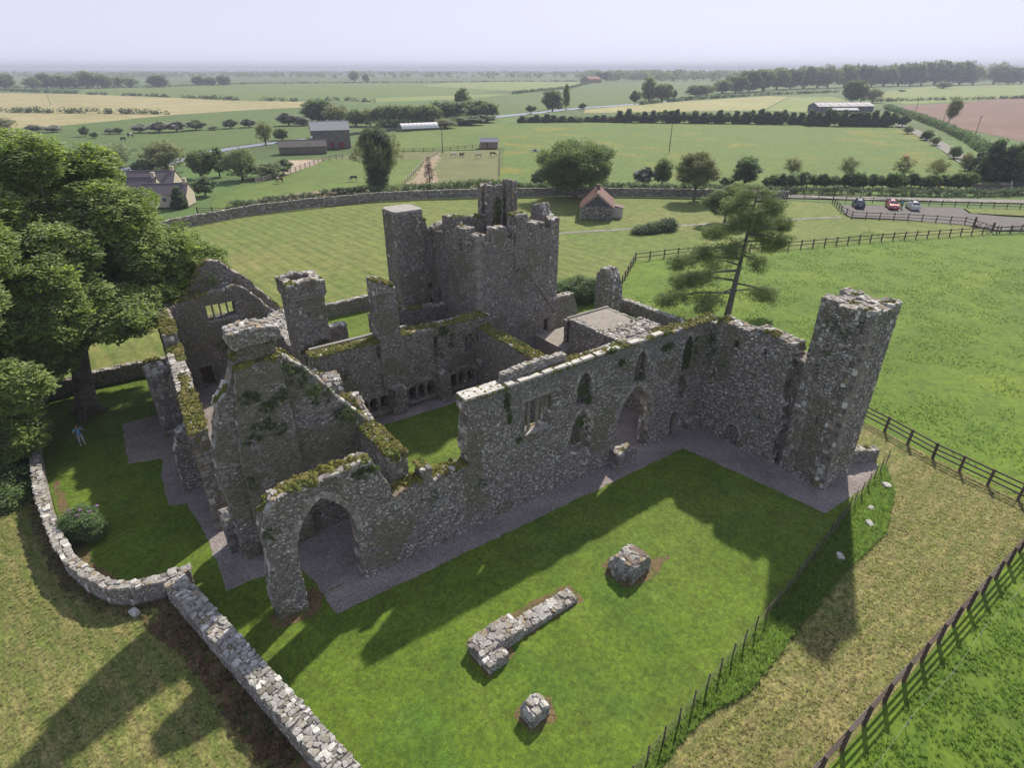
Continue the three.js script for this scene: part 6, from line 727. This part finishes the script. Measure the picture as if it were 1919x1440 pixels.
// ------------------------------------------------------------------ buildings
const slate = std(lin(0.135, 0.125, 0.145)), rubbleWall = std(0xffffff, { map: coreMat.map, bumpMap: hayBump, bumpScale: 0.05 }), darkIn = std(lin(0.17, 0.13, 0.10)), glass = new THREE.MeshPhysicalMaterial({ color: lin(0.10, 0.11, 0.12), roughness: 0.06 });
function gabled(name, label, cat, [a, b], turn, { l, w, e, r, wall = rubbleWall, roof = slate, over = 0.25, th = 0.1, sheets = 0, alt }) {
  const T = thing(name, label, cat, [a, b], turn), s = new THREE.Shape([[-w / 2, 0], [w / 2, 0], [w / 2, e], [0, r], [-w / 2, e]].map(v => new THREE.Vector2(...v))), g = new THREE.ExtrudeGeometry(s, { depth: l, bevelEnabled: false }); g.translate(0, 0, -l / 2); g.rotateY(Math.PI / 2); mesh('wall', g, wall, T);
  const sl = Math.hypot(w / 2, r - e), an = Math.atan2(r - e, w / 2), L = sl + over, rr = rng(l * 100 | 0);
  for (const sd of [-1, 1]) {
    const R = mesh('roof', box(l + over * 2, th, L, [0, 0, 0]), roof, T); R.position.set(0, (r + e) / 2 - Math.sin(an) * over / 2 + th * 0.75, sd * (w / 4 + Math.cos(an) * over / 2)); R.rotation.x = sd * an;
    if (sheets) for (let i = 0; i < sheets; i++) { const p = mesh('roof_sheet', box((l + over * 2) / sheets * 0.97, 0.03, L, [-(l + over * 2) / 2 + (i + 0.5) * (l + over * 2) / sheets, th / 2 + 0.02 + rr() * 0.012, 0]), alt ? alt[Math.floor(rr() * alt.length)] : roof, R); void p; }
  }
  mesh('ridge', box(l + over * 2, 0.12, 0.3, [0, r + th * 1.2, 0]), roof, T); return T;
}
const red = [lin(0.125, 0.040, 0.038), lin(0.10, 0.037, 0.036), lin(0.145, 0.055, 0.050), lin(0.085, 0.036, 0.036)].map(c => std(c, { roughness: 0.75 }));
{ const T = gabled('cottage', 'small derelict stone cottage with rusty red iron roof', 'cottage', [79.6, 61.4], Math.atan2(0.72, 0.70), { l: 9.2, w: 6, e: 2.2, r: 4.6, roof: red[1], sheets: 11, alt: red });
  mesh('gable_cladding', (() => { const g = new THREE.ExtrudeGeometry(new THREE.Shape([[-2.5, 2.5], [2.5, 2.5], [0, 4.45]].map(v => new THREE.Vector2(...v))), { depth: 0.06, bevelEnabled: false }); g.rotateY(-Math.PI / 2); g.translate(-4.62, 0, 0); return g; })(), std(lin(0.085, 0.085, 0.105)), T);
  const M = new Mason(T, 951, 'speck'); M.wall({ p: [74.25, 60.15], q: [78.45, 55.95], t: 0.08, out: rect(0, 5.94, 0, 2.45), face: 'f', edge: false, core: false, relief: 2, w: [0.2, 0.5], c: [0.14, 0.28] }); M.finish();
  mesh('chimney', bake(box(0.7, 1.1, 0.7, [0.6, 4.9, 0]), box(0.8, 0.15, 0.8, [0.6, 5.5, 0])), std(lin(0.16, 0.13, 0.12)), T); mesh('bargeboard', bake(box(0.05, 0.16, 3.9, [-4.9, 3.4, 1.45], [0.665, 0, 0]), box(0.05, 0.16, 3.9, [-4.9, 3.4, -1.45], [-0.665, 0, 0])), std(lin(0.35, 0.3, 0.28)), T);
  mesh('white_jamb', box(0.4, 2.1, 0.12, [-4.3, 1.05, -3.06]), std(lin(0.6, 0.6, 0.58)), T); mesh('lean_to', bake(box(2.2, 1.9, 1.8, [-1.2, 0.95, 3.9])), std(lin(0.5, 0.48, 0.45)), T); mesh('lean_to_roof', box(2.5, 0.08, 2.2, [-1.2, 2.05, 3.95], [0.2, 0, 0]), red[3], T); mesh('door', box(0.9, 1.9, 0.06, [1.2, 0.95, -3.03]), darkIn, T); }
{ const T = gabled('mill_building', 'tall three-storey stone mill with pale grey slate roof', 'building', [80.2, 201], Math.atan2(-0.28, 0.96), { l: 13, w: 8.4, e: 6.0, r: 8.6, roof: std(lin(0.30, 0.31, 0.34)) });
  for (const [x, y, w, h] of [[-3.6, 5, 0.7, 0.9], [-0.6, 5, 0.7, 0.9], [1.8, 5, 0.7, 0.9], [4.4, 5, 0.7, 0.9], [-0.6, 3, 0.7, 1], [4.4, 3, 0.7, 1], [1.8, 3, 0.7, 1]]) { const f = mesh('window', box(w, h, 0.1, [x, y, 4.2]), std(lin(0.2, 0.19, 0.18)), T); mesh('pane', box(w * 0.8, h * 0.82, 0.06, [x, y, 4.24]), glass, f); }
  for (const [y, z] of [[5.6, 0], [3.6, -1.4], [3.6, 1.4]]) { const f = mesh('window', box(0.1, 1.0, 0.7, [-6.5, y, z]), std(lin(0.2, 0.19, 0.18)), T); mesh('pane', box(0.06, 0.82, 0.56, [-6.54, y, z]), glass, f); }
  for (const [x, w] of [[0.2, 1.2], [3.2, 1.9]]) mesh('door', box(w, 2.1, 0.1, [x, 1.05, 4.22]), std(lin(0.20, 0.045, 0.045)), T); }
{ const T = gabled('mill_cottage', 'long low stone outbuilding in front of the mill', 'building', [66.5, 190.5], Math.atan2(-0.35, 0.93), { l: 15, w: 5.4, e: 2.2, r: 4.0, roof: std(lin(0.15, 0.135, 0.13)) }); for (const x of [-5, -2, 1.2, 3.4]) mesh('door', box(x % 2 ? 0.8 : 1.1, 1.8, 0.1, [x, 0.9, 2.7]), darkIn, T); mesh('satellite_dish', xform(new THREE.SphereGeometry(0.5, 12, 6, 0, 6.3, 0, 1.0), [3.2, 4.6, 0], [0.6, 0, 0.3]), std(lin(0.75, 0.75, 0.75)), T); }
const render = std(lin(0.50, 0.44, 0.36));
for (const [p, l, w, e, r, lab] of [[[14.6, 120.6], 8.5, 5.2, 2.3, 4.2, 'pale gabled house nearest the field wall, partly behind a small conifer'], [[10.0, 129.5], 9, 5.2, 2.5, 4.7, 'middle pale gabled house of three, closest to the big tree'], [[14.6, 138.5], 10, 6, 2.4, 4.6, 'rear pale gabled house behind the other two']]) { const T = gabled('house', lab, 'house', p, Math.atan2(-0.45, 0.89), { l, w, e, r, wall: render, over: 0.12, roof: std(lin(0.12, 0.105, 0.125)) }); mesh('chimney', bake(box(0.6, 1.2, 0.8, [l / 2 - 0.5, r + 0.35, 0]), box(0.7, 0.12, 0.9, [l / 2 - 0.5, r + 0.98, 0])), render, T); const f = mesh('window', box(1, 1, 0.1, [0, 1.5, w / 2]), std(lin(0.6, 0.6, 0.6)), T); mesh('pane', box(0.8, 0.8, 0.06, [0, 1.5, w / 2 + 0.04]), glass, f); }
{ const T = thing('polytunnel', 'long white polythene growing tunnel beside the tree belt', 'polytunnel', [139, 244.8], Math.atan2(-2.6, 17.6)), m = std(lin(0.74, 0.76, 0.8), { roughness: 0.5, side: THREE.DoubleSide }); mesh('cover', (() => { const g = new THREE.CylinderGeometry(3.0, 3.0, 18, 18, 10, true, 0, Math.PI); g.rotateZ(Math.PI / 2); g.rotateX(-Math.PI / 2 + Math.PI / 2); return g; })(), m, T); const c = T.children[0]; c.geometry.computeBoundingBox(); if (c.geometry.boundingBox.min.y < -0.5) c.geometry.rotateX(Math.PI / 2); c.geometry.computeBoundingBox(); if (c.geometry.boundingBox.min.y < -0.5) c.geometry.rotateX(Math.PI / 2); c.geometry.computeBoundingBox(); if (c.geometry.boundingBox.min.y < -0.5) c.geometry.rotateX(Math.PI / 2);
  for (let i = 0; i <= 9; i++) { const g = new THREE.TorusGeometry(3.03, 0.05, 5, 16, Math.PI); g.rotateY(Math.PI / 2); g.translate(-9 + i * 2, 0, 0); mesh('hoop', g, std(lin(0.5, 0.5, 0.52)), T); }
  mesh('end_door', box(0.1, 2.1, 2, [-9.02, 1.05, 0]), std(lin(0.08, 0.12, 0.09)), T); mesh('base_board', box(18, 0.8, 0.1, [0, 0.4, 3.02]), std(lin(0.06, 0.09, 0.06)), T); }
{ const T = gabled('stable', 'small timber stable with grey tin roof at the corner of the horse paddock', 'stable', [125.2, 166], Math.atan2(-0.6, 0.8), { l: 6.2, w: 4, e: 2.1, r: 3.1, wall: std(lin(0.26, 0.19, 0.16)), roof: std(lin(0.25, 0.25, 0.33)), sheets: 6 }); mesh('door', box(0.9, 1.9, 0.08, [-0.6, 0.95, 2.02]), darkIn, T); mesh('open_end', box(0.08, 1.8, 3.4, [3.12, 1, 0]), darkIn, T); for (let i = 0; i < 4; i++) mesh('rail', box(0.06, 0.12, 3.6, [3.22, 0.5 + i * 0.55, 0]), std(lin(0.4, 0.4, 0.42)), T); }
{ const T = gabled('farm_shed', 'long open-fronted farm shed with white sheeted roof on the right', 'barn', [427, 199], Math.atan2(-18.1, 34.1), { l: 39, w: 12, e: 3.6, r: 5.6, wall: std(lin(0.13, 0.14, 0.17)), roof: std(lin(0.62, 0.58, 0.60)), over: 0.4 }); for (let i = 0; i < 6; i++) mesh('rooflight', box(1.4, 0.06, 3, [-16 + i * 6.4, 4.92, 3.2], [0.325, 0, 0]), std(lin(0.85, 0.85, 0.85)), T); for (let i = 0; i < 8; i++) mesh('post', box(0.3, 3.6, 0.3, [-19 + i * 5.43, 1.8, 6.2]), std(lin(0.3, 0.3, 0.32)), T); }
{ const T = gabled('lean_shed', 'low white-roofed sheds in front of the long farm shed', 'barn', [413.5, 189.5], Math.atan2(-18.1, 34.1), { l: 17, w: 5, e: 2, r: 3.1, wall: std(lin(0.10, 0.1, 0.1)), roof: std(lin(0.7, 0.7, 0.72)) }); void T; }
{ const T = gabled('farmhouse', 'distant cluster of farm buildings with reddish roof on the horizon', 'building', [930, 985], 0.4, { l: 60, w: 20, e: 7, r: 12, wall: std(lin(0.2, 0.13, 0.11)), roof: std(lin(0.26, 0.13, 0.10)) }); void T; }
// ------------------------------------------------------------------ poles
for (const [a, b, h, lab, arm] of [[104.1, 162.6, 8.2, 'wooden utility pole by the horse paddock', 1], [167.9, 119.8, 8.4, 'lone wooden pole in the buttercup meadow', 0], [426.6, 152.7, 8, 'utility pole at the near end of the ploughed field', 0], [302.1, 76.7, 8.5, 'utility pole with crossarm above the dark conifers', 1], [351, 108, 8, 'utility pole on the ploughed field behind the avenue hedge', 0], [8.4, 606.7, 9, 'leaning pole standing in the pale field', 0], [78, 835, 9, 'distant pole above the pale field hedge', 0], [-1.5, 34.5, 0, '', 0]]) { if (!h) continue; const T = thing('utility_pole', lab, 'pole', [a, b], 0.6); mesh('pole', xform(new THREE.CylinderGeometry(0.10, 0.15, h, 8), [0, h / 2, 0]), timber[1], T); mesh('cap', xform(new THREE.ConeGeometry(0.12, 0.14, 8), [0, h + 0.06, 0]), timber[0], T); if (arm) { mesh('crossarm', box(1.6, 0.12, 0.12, [0, h - 0.5, 0.12]), timber[0], T); for (const x of [-0.6, 0, 0.6]) mesh('insulator', xform(new THREE.CylinderGeometry(0.05, 0.06, 0.18, 6), [x, h - 0.36, 0.12]), std(lin(0.4, 0.38, 0.35)), T); } }

// ------------------------------------------------------------------ cars
function car(label, [a, b], turn, paint, frontOut) {
  const T = thing('car', label, 'car', [a, b], turn, 'cars in the car park'), pm = new THREE.MeshPhysicalMaterial({ color: paint, roughness: 0.35, clearcoat: 0.8, clearcoatRoughness: 0.1, metalness: 0.2 }), blk = std(lin(0.02, 0.02, 0.022), { roughness: 0.6 });
  const prof = [[-2.05, 0.3], [2.05, 0.3], [2.1, 0.62], [2.02, 0.86], [1.0, 0.98], [0.35, 1.46], [-1.35, 1.5], [-1.9, 1.02], [-2.08, 0.9]], s = new THREE.Shape(prof.map(v => new THREE.Vector2(...v))), g = new THREE.ExtrudeGeometry(s, { depth: 1.5, bevelEnabled: true, bevelSize: 0.06, bevelThickness: 0.1, bevelSegments: 2 }); g.translate(0, 0, -0.75);
  { const P = g.attributes.position; for (let i = 0; i < P.count; i++) { const y = P.getY(i); if (y > 1.0) P.setZ(i, P.getZ(i) * (1 - 0.26 * (y - 1.0) / 0.5)); } g.computeVertexNormals(); } const body = mesh('body', g, pm, T);
  mesh('windscreen', box(0.03, 0.62, 1.28, [0.76, 1.22, 0], [0, 0, 0.94]), glass, body); mesh('rear_window', box(0.03, 0.5, 1.2, [-1.70, 1.26, 0], [0, 0, -0.86]), glass, body);
  for (const z of [-1, 1]) { mesh('side_window', (() => { const q = new THREE.ExtrudeGeometry(new THREE.Shape([[0.75, 1.04], [0.28, 1.40], [-1.25, 1.42], [-1.6, 1.06]].map(v => new THREE.Vector2(...v))), { depth: 0.02, bevelEnabled: false }); q.rotateX(-z * 0.40); q.translate(0, z > 0 ? 0.52 : 0.52, z * 0.40); const P = q.attributes.position; for (let i = 0; i < P.count; i++) P.setZ(i, z * (0.865 - (P.getY(i) - 1.0) * 0.42)); return q; })(), glass, body); mesh('mirror', box(0.14, 0.12, 0.2, [0.62, 1.06, z * 0.95]), pm, body); }
  for (const x of [-1.28, 1.32]) for (const z of [-0.78, 0.78]) { const w = mesh('wheel', xform(new THREE.CylinderGeometry(0.32, 0.32, 0.2, 18), [x, 0.32, z], [Math.PI / 2, 0, 0]), blk, T); mesh('rim', xform(new THREE.CylinderGeometry(0.2, 0.2, 0.22, 12), [x, 0.32, z], [Math.PI / 2, 0, 0]), std(lin(0.4, 0.4, 0.42), { metalness: 0.6, roughness: 0.4 }), w); }
  for (const z of [-0.6, 0.6]) { mesh('headlight', box(0.08, 0.16, 0.36, [2.10, 0.74, z]), std(lin(0.7, 0.7, 0.72), { roughness: 0.2 }), T); mesh('tail_light', box(0.08, 0.22, 0.26, [-2.08, 0.86, z]), std(lin(0.35, 0.02, 0.02), { roughness: 0.3 }), T); }
  mesh('number_plate', box(0.03, 0.12, 0.5, [-2.13, 0.7, 0]), std(lin(0.7, 0.7, 0.66)), T); mesh('number_plate', box(0.03, 0.12, 0.5, [2.16, 0.5, 0]), std(lin(0.7, 0.7, 0.66)), T); mesh('grille', box(0.04, 0.14, 0.8, [2.12, 0.62, 0]), blk, T);
}
const away = Math.atan2(0.61, 0.79);
car('dark blue hatchback parked on the left of the car park, rear towards viewer', [127.8, 35.4], away, lin(0.03, 0.045, 0.12));
car('red car parked in the middle of the car park, bonnet towards viewer', [132.2, 30.8], away + Math.PI, lin(0.42, 0.06, 0.09));
car('white hatchback on the right of the car park beside a standing person', [134.8, 28.0], away, lin(0.62, 0.63, 0.65));
{ const before = scene.children.length; car('dark car half hidden beside the mill building', [89.5, 196], 0.3, lin(0.05, 0.06, 0.09)); delete scene.children[before].userData.group; }

// ------------------------------------------------------------------ people and animals: one continuous surface each
function sdfMesh(bones, c, half, N, k = 0.05) {
  const mc = new MarchingCubes(N, new THREE.MeshBasicMaterial(), false, false, 160000); mc.isolation = 0; const f = mc.field, hN = N / 2;
  const B = bones.map(b => ({ ...b, d: b.b.map((v, i) => v - b.a[i]), l2: b.b.reduce((s, v, i) => s + (v - b.a[i]) ** 2, 0) || 1e-9 }));
  const dist = (b, x, y, z) => { const px = x - b.a[0], py = y - b.a[1], pz = z - b.a[2], t = clamp((px * b.d[0] + py * b.d[1] + pz * b.d[2]) / b.l2); return Math.hypot(px - b.d[0] * t, py - b.d[1] * t, (pz - b.d[2] * t) / (b.sq || 1)) - lerp(b.r, b.s ?? b.r, t); };
  for (let z = 0; z < N; z++) for (let y = 0; y < N; y++) for (let x = 0; x < N; x++) { const X = c[0] + (x - hN) / hN * half, Y = c[1] + (y - hN) / hN * half, Z = c[2] + (z - hN) / hN * half; let d = 9; for (const b of B) { const e = dist(b, X, Y, Z), kk = b.k ?? k, h = clamp(0.5 + 0.5 * (d - e) / kk); d = lerp(d, e, h) - kk * h * (1 - h); } f[x + y * N + z * N * N] = -d; }
  mc.update(); const n = mc.count, P = new Float32Array(mc.positionArray.subarray(0, n * 3)), Nn = new Float32Array(mc.normalArray.subarray(0, n * 3)), C = new Float32Array(n * 3);
  for (let i = 0; i < n; i++) { const X = P[3 * i] = c[0] + P[3 * i] * half, Y = P[3 * i + 1] = c[1] + P[3 * i + 1] * half, Z = P[3 * i + 2] = c[2] + P[3 * i + 2] * half; let bd = 9, bc = null; for (const b of B) { const e = dist(b, X, Y, Z); if (e < bd) { bd = e; bc = b.c; } } C[3 * i] = bc.r; C[3 * i + 1] = bc.g; C[3 * i + 2] = bc.b; }
  const g = new THREE.BufferGeometry(); g.setAttribute('position', new THREE.BufferAttribute(P, 3)); g.setAttribute('normal', new THREE.BufferAttribute(Nn, 3)); g.setAttribute('color', new THREE.BufferAttribute(C, 3)); g.computeVertexNormals(); return g;
}
const bodyMat = std(0xffffff, { vertexColors: true, roughness: 0.85 });
function person(label, [a, b], turn, { shirt, legs, shoe, hair, skin = lin(0.42, 0.24, 0.17), up = true, bag }) {    // faces local +z
  const T = thing('person', label, 'person', [a, b], turn), bo = [], add = (p, q, r, s, c, o = {}) => bo.push({ a: p, b: q, r, s, c, ...o });
  for (const x of [-1, 1]) { add([x * 0.10, 0.90, 0], [x * 0.12, 0.49, 0.02], 0.095, 0.066, legs); add([x * 0.12, 0.49, 0.02], [x * 0.13, 0.12, -0.01], 0.064, 0.052, legs); add([x * 0.13, 0.05, -0.03], [x * 0.15, 0.04, 0.15], 0.048, 0.036, shoe, { k: 0.02 }); }
  add([-0.07, 0.94, 0], [0.07, 0.94, 0], 0.115, 0.115, legs); add([0, 1.02, 0.01], [0, 1.22, 0.01], 0.135, 0.15, shirt); add([-0.09, 1.34, 0], [0.09, 1.34, 0], 0.115, 0.115, shirt); add([-0.14, 1.41, 0], [0.14, 1.41, 0], 0.06, 0.06, shirt);
  add([0, 1.44, 0], [0, 1.53, 0.02], 0.052, 0.05, skin, { k: 0.03 }); add([0, 1.60, 0.03], [0, 1.67, 0.01], 0.078, 0.09, skin, { k: 0.03 });
  const hand = x => up ? [x * 0.10, 1.50, 0.24] : [x * 0.30, 0.86, 0.06], elbow = x => up ? [x * 0.36, 1.20, 0.10] : [x * 0.28, 1.12, -0.02];
  for (const x of [-1, 1]) { const e = elbow(x), h = hand(x); add([x * 0.20, 1.39, 0], e, 0.056, 0.042, up ? skin : shirt); add([x * 0.19, 1.40, 0], [lerp(x * 0.2, e[0], 0.45), lerp(1.39, e[1], 0.45), lerp(0, e[2], 0.45)], 0.064, 0.058, shirt); add(e, h, 0.042, 0.030, skin, { k: 0.03 }); }
  const parts = [sdfMesh(bo, [0, 0.9, 0], 0.96, 112, 0.05)];
  for (const x of [-1, 1]) { const h = hand(x), e = elbow(x), d = new V3(h[0] - e[0], h[1] - e[1], h[2] - e[2]).normalize(), sd = new V3(0, 0, 1).cross(d).normalize(), nrm = new V3().crossVectors(d, sd), o = new V3(...h), at = (u, v, w) => o.clone().addScaledVector(d, u).addScaledVector(sd, v).addScaledVector(nrm, w).toArray(), hb = [{ a: at(-0.02, 0, 0), b: at(0.06, 0, 0), r: 0.028, s: 0.032, c: skin }]; for (let f = 0; f < 4; f++) { const v = (f - 1.5) * 0.019, L = [0.07, 0.082, 0.078, 0.06][f]; hb.push({ a: at(0.06, v, 0), b: at(0.06 + L * 0.5, v * 1.1, 0.012), r: 0.0095, s: 0.009, c: skin, k: 0.006 }, { a: at(0.06 + L * 0.5, v * 1.1, 0.012), b: at(0.06 + L * 0.85, v * 1.1, 0.04), r: 0.009, s: 0.008, c: skin, k: 0.006 }); } hb.push({ a: at(0.01, 0.03 * x, 0), b: at(0.055, 0.055 * x, 0.02), r: 0.0115, s: 0.0095, c: skin, k: 0.008 }); parts.push(sdfMesh(hb, at(0.05, 0, 0), 0.12, 56, 0.012)); }
  { const hd = [{ a: [0, 1.605, 0.035], b: [0, 1.665, 0.005], r: 0.074, s: 0.09, c: skin }, { a: [0, 1.55, 0.06], b: [0, 1.57, 0.07], r: 0.04, c: skin }, { a: [0, 1.645, 0.10], b: [0, 1.612, 0.118], r: 0.010, s: 0.015, c: skin, k: 0.012 }]; for (const x of [-1, 1]) { hd.push({ a: [x * 0.088, 1.63, 0.01], b: [x * 0.092, 1.60, 0.012], r: 0.018, c: skin, k: 0.01 }, { a: [x * 0.032, 1.645, 0.092], b: [x * 0.034, 1.645, 0.092], r: 0.012, c: lin(0.03, 0.025, 0.02), k: 0.004 }); } hd.push({ a: [-0.022, 1.578, 0.105], b: [0.022, 1.578, 0.105], r: 0.008, c: lin(0.3, 0.1, 0.09), k: 0.004 }); parts.push(sdfMesh(hd, [0, 1.64, 0.02], 0.16, 64, 0.02)); }
  mesh('body', mergeGeometries(parts), bodyMat, T); const hg = sdfMesh([{ a: [0, 1.69, -0.012], b: [0, 1.66, -0.04], r: 0.097, s: 0.094, c: hair }, { a: [0, 1.62, -0.06], b: [0, 1.56, -0.05], r: 0.07, s: 0.05, c: hair }], [0, 1.64, -0.02], 0.18, 40, 0.03); mesh('hair', hg, bodyMat, T);
  if (bag) { mesh('belt', xform(new THREE.TorusGeometry(0.135, 0.022, 6, 20), [0, 1.01, 0.01], [Math.PI / 2, 0, 0]), std(lin(0.02, 0.02, 0.03)), T); for (const x of [-1, 1]) mesh('strap', xform(new THREE.CapsuleGeometry(0.022, 0.3, 4, 8), [x * 0.10, 1.32, 0.115], [0.15, 0, 0]), std(lin(0.025, 0.025, 0.04)), T); }
  return T;
}
const toCam = (a, b) => Math.atan2(-2.96 - a, 24.16 + b);
person('person in light blue top and white trousers standing on the shaded left lawn', [-6.9, 25.2], toCam(-6.9, 25.2) + 0.1, { shirt: lin(0.16, 0.42, 0.72), legs: lin(0.50, 0.48, 0.54), shoe: lin(0.6, 0.6, 0.62), hair: lin(0.02, 0.017, 0.015), bag: true });
person('person in dark navy jacket in the courtyard beyond the low wall', [13.35, 4.75], 2.4, { shirt: lin(0.02, 0.03, 0.09), legs: lin(0.03, 0.03, 0.05), shoe: lin(0.03, 0.03, 0.03), hair: lin(0.02, 0.017, 0.015), up: false });
person('person in turquoise jacket standing beside the white car', [133.1, 29.4], 1.2, { shirt: lin(0.10, 0.42, 0.48), legs: lin(0.03, 0.03, 0.04), shoe: lin(0.03, 0.03, 0.03), hair: lin(0.05, 0.035, 0.02), up: false });
function beast(name, label, cat, [a, b], turn, coat, { s = 1, graze = true, cow = false, patch } = {}, group) {       // faces local +x
  const T = thing(name, label, cat, [a, b], turn, group), c = coat, p = patch || coat, hd = graze ? [[0.72, 1.15, 0], [1.18, 0.55, 0], [1.32, 0.2, 0]] : [[0.72, 1.2, 0], [1.05, 1.65, 0], [1.45, 1.5, 0]], bo = [];
  const ad = (u, v, r, q, col = c, k = 0.06) => bo.push({ a: u, b: v, r, s: q, c: col, k });
  ad([-0.6, 1.15, 0], [0.05, 1.08, 0], 0.29, 0.27); ad([0.05, 1.08, 0], [0.58, 1.12, 0], 0.28, 0.30, p); ad([-0.62, 1.18, 0], [-0.7, 1.05, 0], 0.28, 0.2); ad(hd[0], hd[1], cow ? 0.2 : 0.19, 0.11, c); ad(hd[1], hd[2], 0.12, 0.075, c); ad([hd[1][0], hd[1][1] + 0.06, -0.08], [hd[1][0] - 0.05, hd[1][1] + 0.16, -0.11], 0.03, 0.015, c, 0.02); ad([hd[1][0], hd[1][1] + 0.06, 0.08], [hd[1][0] - 0.05, hd[1][1] + 0.16, 0.11], 0.03, 0.015, c, 0.02);
  for (const z of [-0.17, 0.17]) { ad([0.55, 0.95, z], [0.56, 0.5, z], 0.12, 0.065); ad([0.56, 0.5, z], [0.54, 0.08, z], 0.055, 0.045); ad([0.54, 0.06, z], [0.6, 0.04, z], 0.055, 0.05, lin(0.03, 0.025, 0.02)); ad([-0.62, 1.0, z], [-0.5, 0.72, z], 0.19, 0.12); ad([-0.5, 0.72, z], [-0.74, 0.45, z], 0.10, 0.06); ad([-0.74, 0.45, z], [-0.70, 0.08, z], 0.055, 0.045); ad([-0.70, 0.06, z], [-0.64, 0.04, z], 0.055, 0.05, lin(0.03, 0.025, 0.02)); }
  ad([-0.88, 1.2, 0], [-1.0, 0.65, 0], 0.05, 0.07, cow ? c : lin(c.r * 0.6, c.g * 0.6, c.b * 0.6), 0.03); const g = sdfMesh(bo, [0.2, 0.85, 0], 1.35, 64, 0.06); g.scale(s, s, s); mesh('body', g, bodyMat, T); return T;
}
const HG = 'horses grazing in the paddock';
beast('horse', 'white horse grazing, leftmost in the paddock', 'horse', [101.3, 151], -0.2, lin(0.55, 0.53, 0.5), {}, HG);
beast('horse', 'dark horse standing beside the leftmost white one', 'horse', [103.4, 149.4], -1.2, lin(0.03, 0.025, 0.02), { graze: false, s: 0.9 }, HG);
beast('horse', 'cream horse grazing in the middle of the paddock', 'horse', [107, 145], 2.8, lin(0.5, 0.46, 0.38), {}, HG);
beast('horse', 'brown horse grazing near the stable', 'horse', [112.6, 145.3], -0.6, lin(0.14, 0.09, 0.05), {}, HG);
beast('horse', 'dark grey pony left of the ivy-covered tree', 'horse', [57.4, 126.6], 2.6, lin(0.06, 0.06, 0.075), { s: 0.9 });
beast('cow', 'brown and white cow in the pasture above the clipped hedge', 'cow', [41.4, 134.5], 2.2, lin(0.2, 0.09, 0.05), { cow: true, patch: lin(0.5, 0.45, 0.4) });
beast('cow', 'black and white cow in the river meadow below the hawthorns', 'cow', [26, 283], 0.5, lin(0.03, 0.03, 0.03), { cow: true, patch: lin(0.6, 0.6, 0.58), s: 1.2 });
beast('cow', 'all dark cow in the river meadow left of the black and white one', 'cow', [22, 268], 2.4, lin(0.03, 0.03, 0.03), { cow: true, s: 1.1 });
// riding jumps: painted fillers on the grass
{ const T = thing('show_jump', 'white and blue jump filler lying on the meadow grass', 'jump', [132, 148], -0.62); for (let i = 0; i < 3; i++) mesh('panel', box(1.05, 0.6, 0.3, [(i - 1) * 1.08, 0.3, 0]), std(i === 1 ? lin(0.04, 0.06, 0.2) : lin(0.75, 0.75, 0.72)), T); }
{ const T = thing('log_jump', 'rust-brown log jump on the meadow beside the avenue', 'jump', [214, 64], 0.5); for (let i = 0; i < 4; i++) mesh('log', xform(new THREE.CylinderGeometry(0.3, 0.3, 5, 8), [0, 0.3 + (i > 1 ? 0.5 : 0), (i % 2) * 0.6 - 0.3], [0, 0, Math.PI / 2]), std(lin(0.26, 0.12, 0.06)), T); }
{ const T = thing('hay_ring', 'dark feed trough at the corner of the meadow by the avenue', 'trough', [187, 39], 0.6); mesh('trough', bake(box(3.4, 0.12, 1, [0, 0.3, 0]), box(3.4, 0.6, 0.1, [0, 0.45, 0.5]), box(3.4, 0.6, 0.1, [0, 0.45, -0.5])), darkIn, T); for (const x of [-1.4, 1.4]) mesh('leg', box(0.12, 0.5, 0.9, [x, 0.22, 0]), darkIn, T); }
renderer.render(scene, camera);
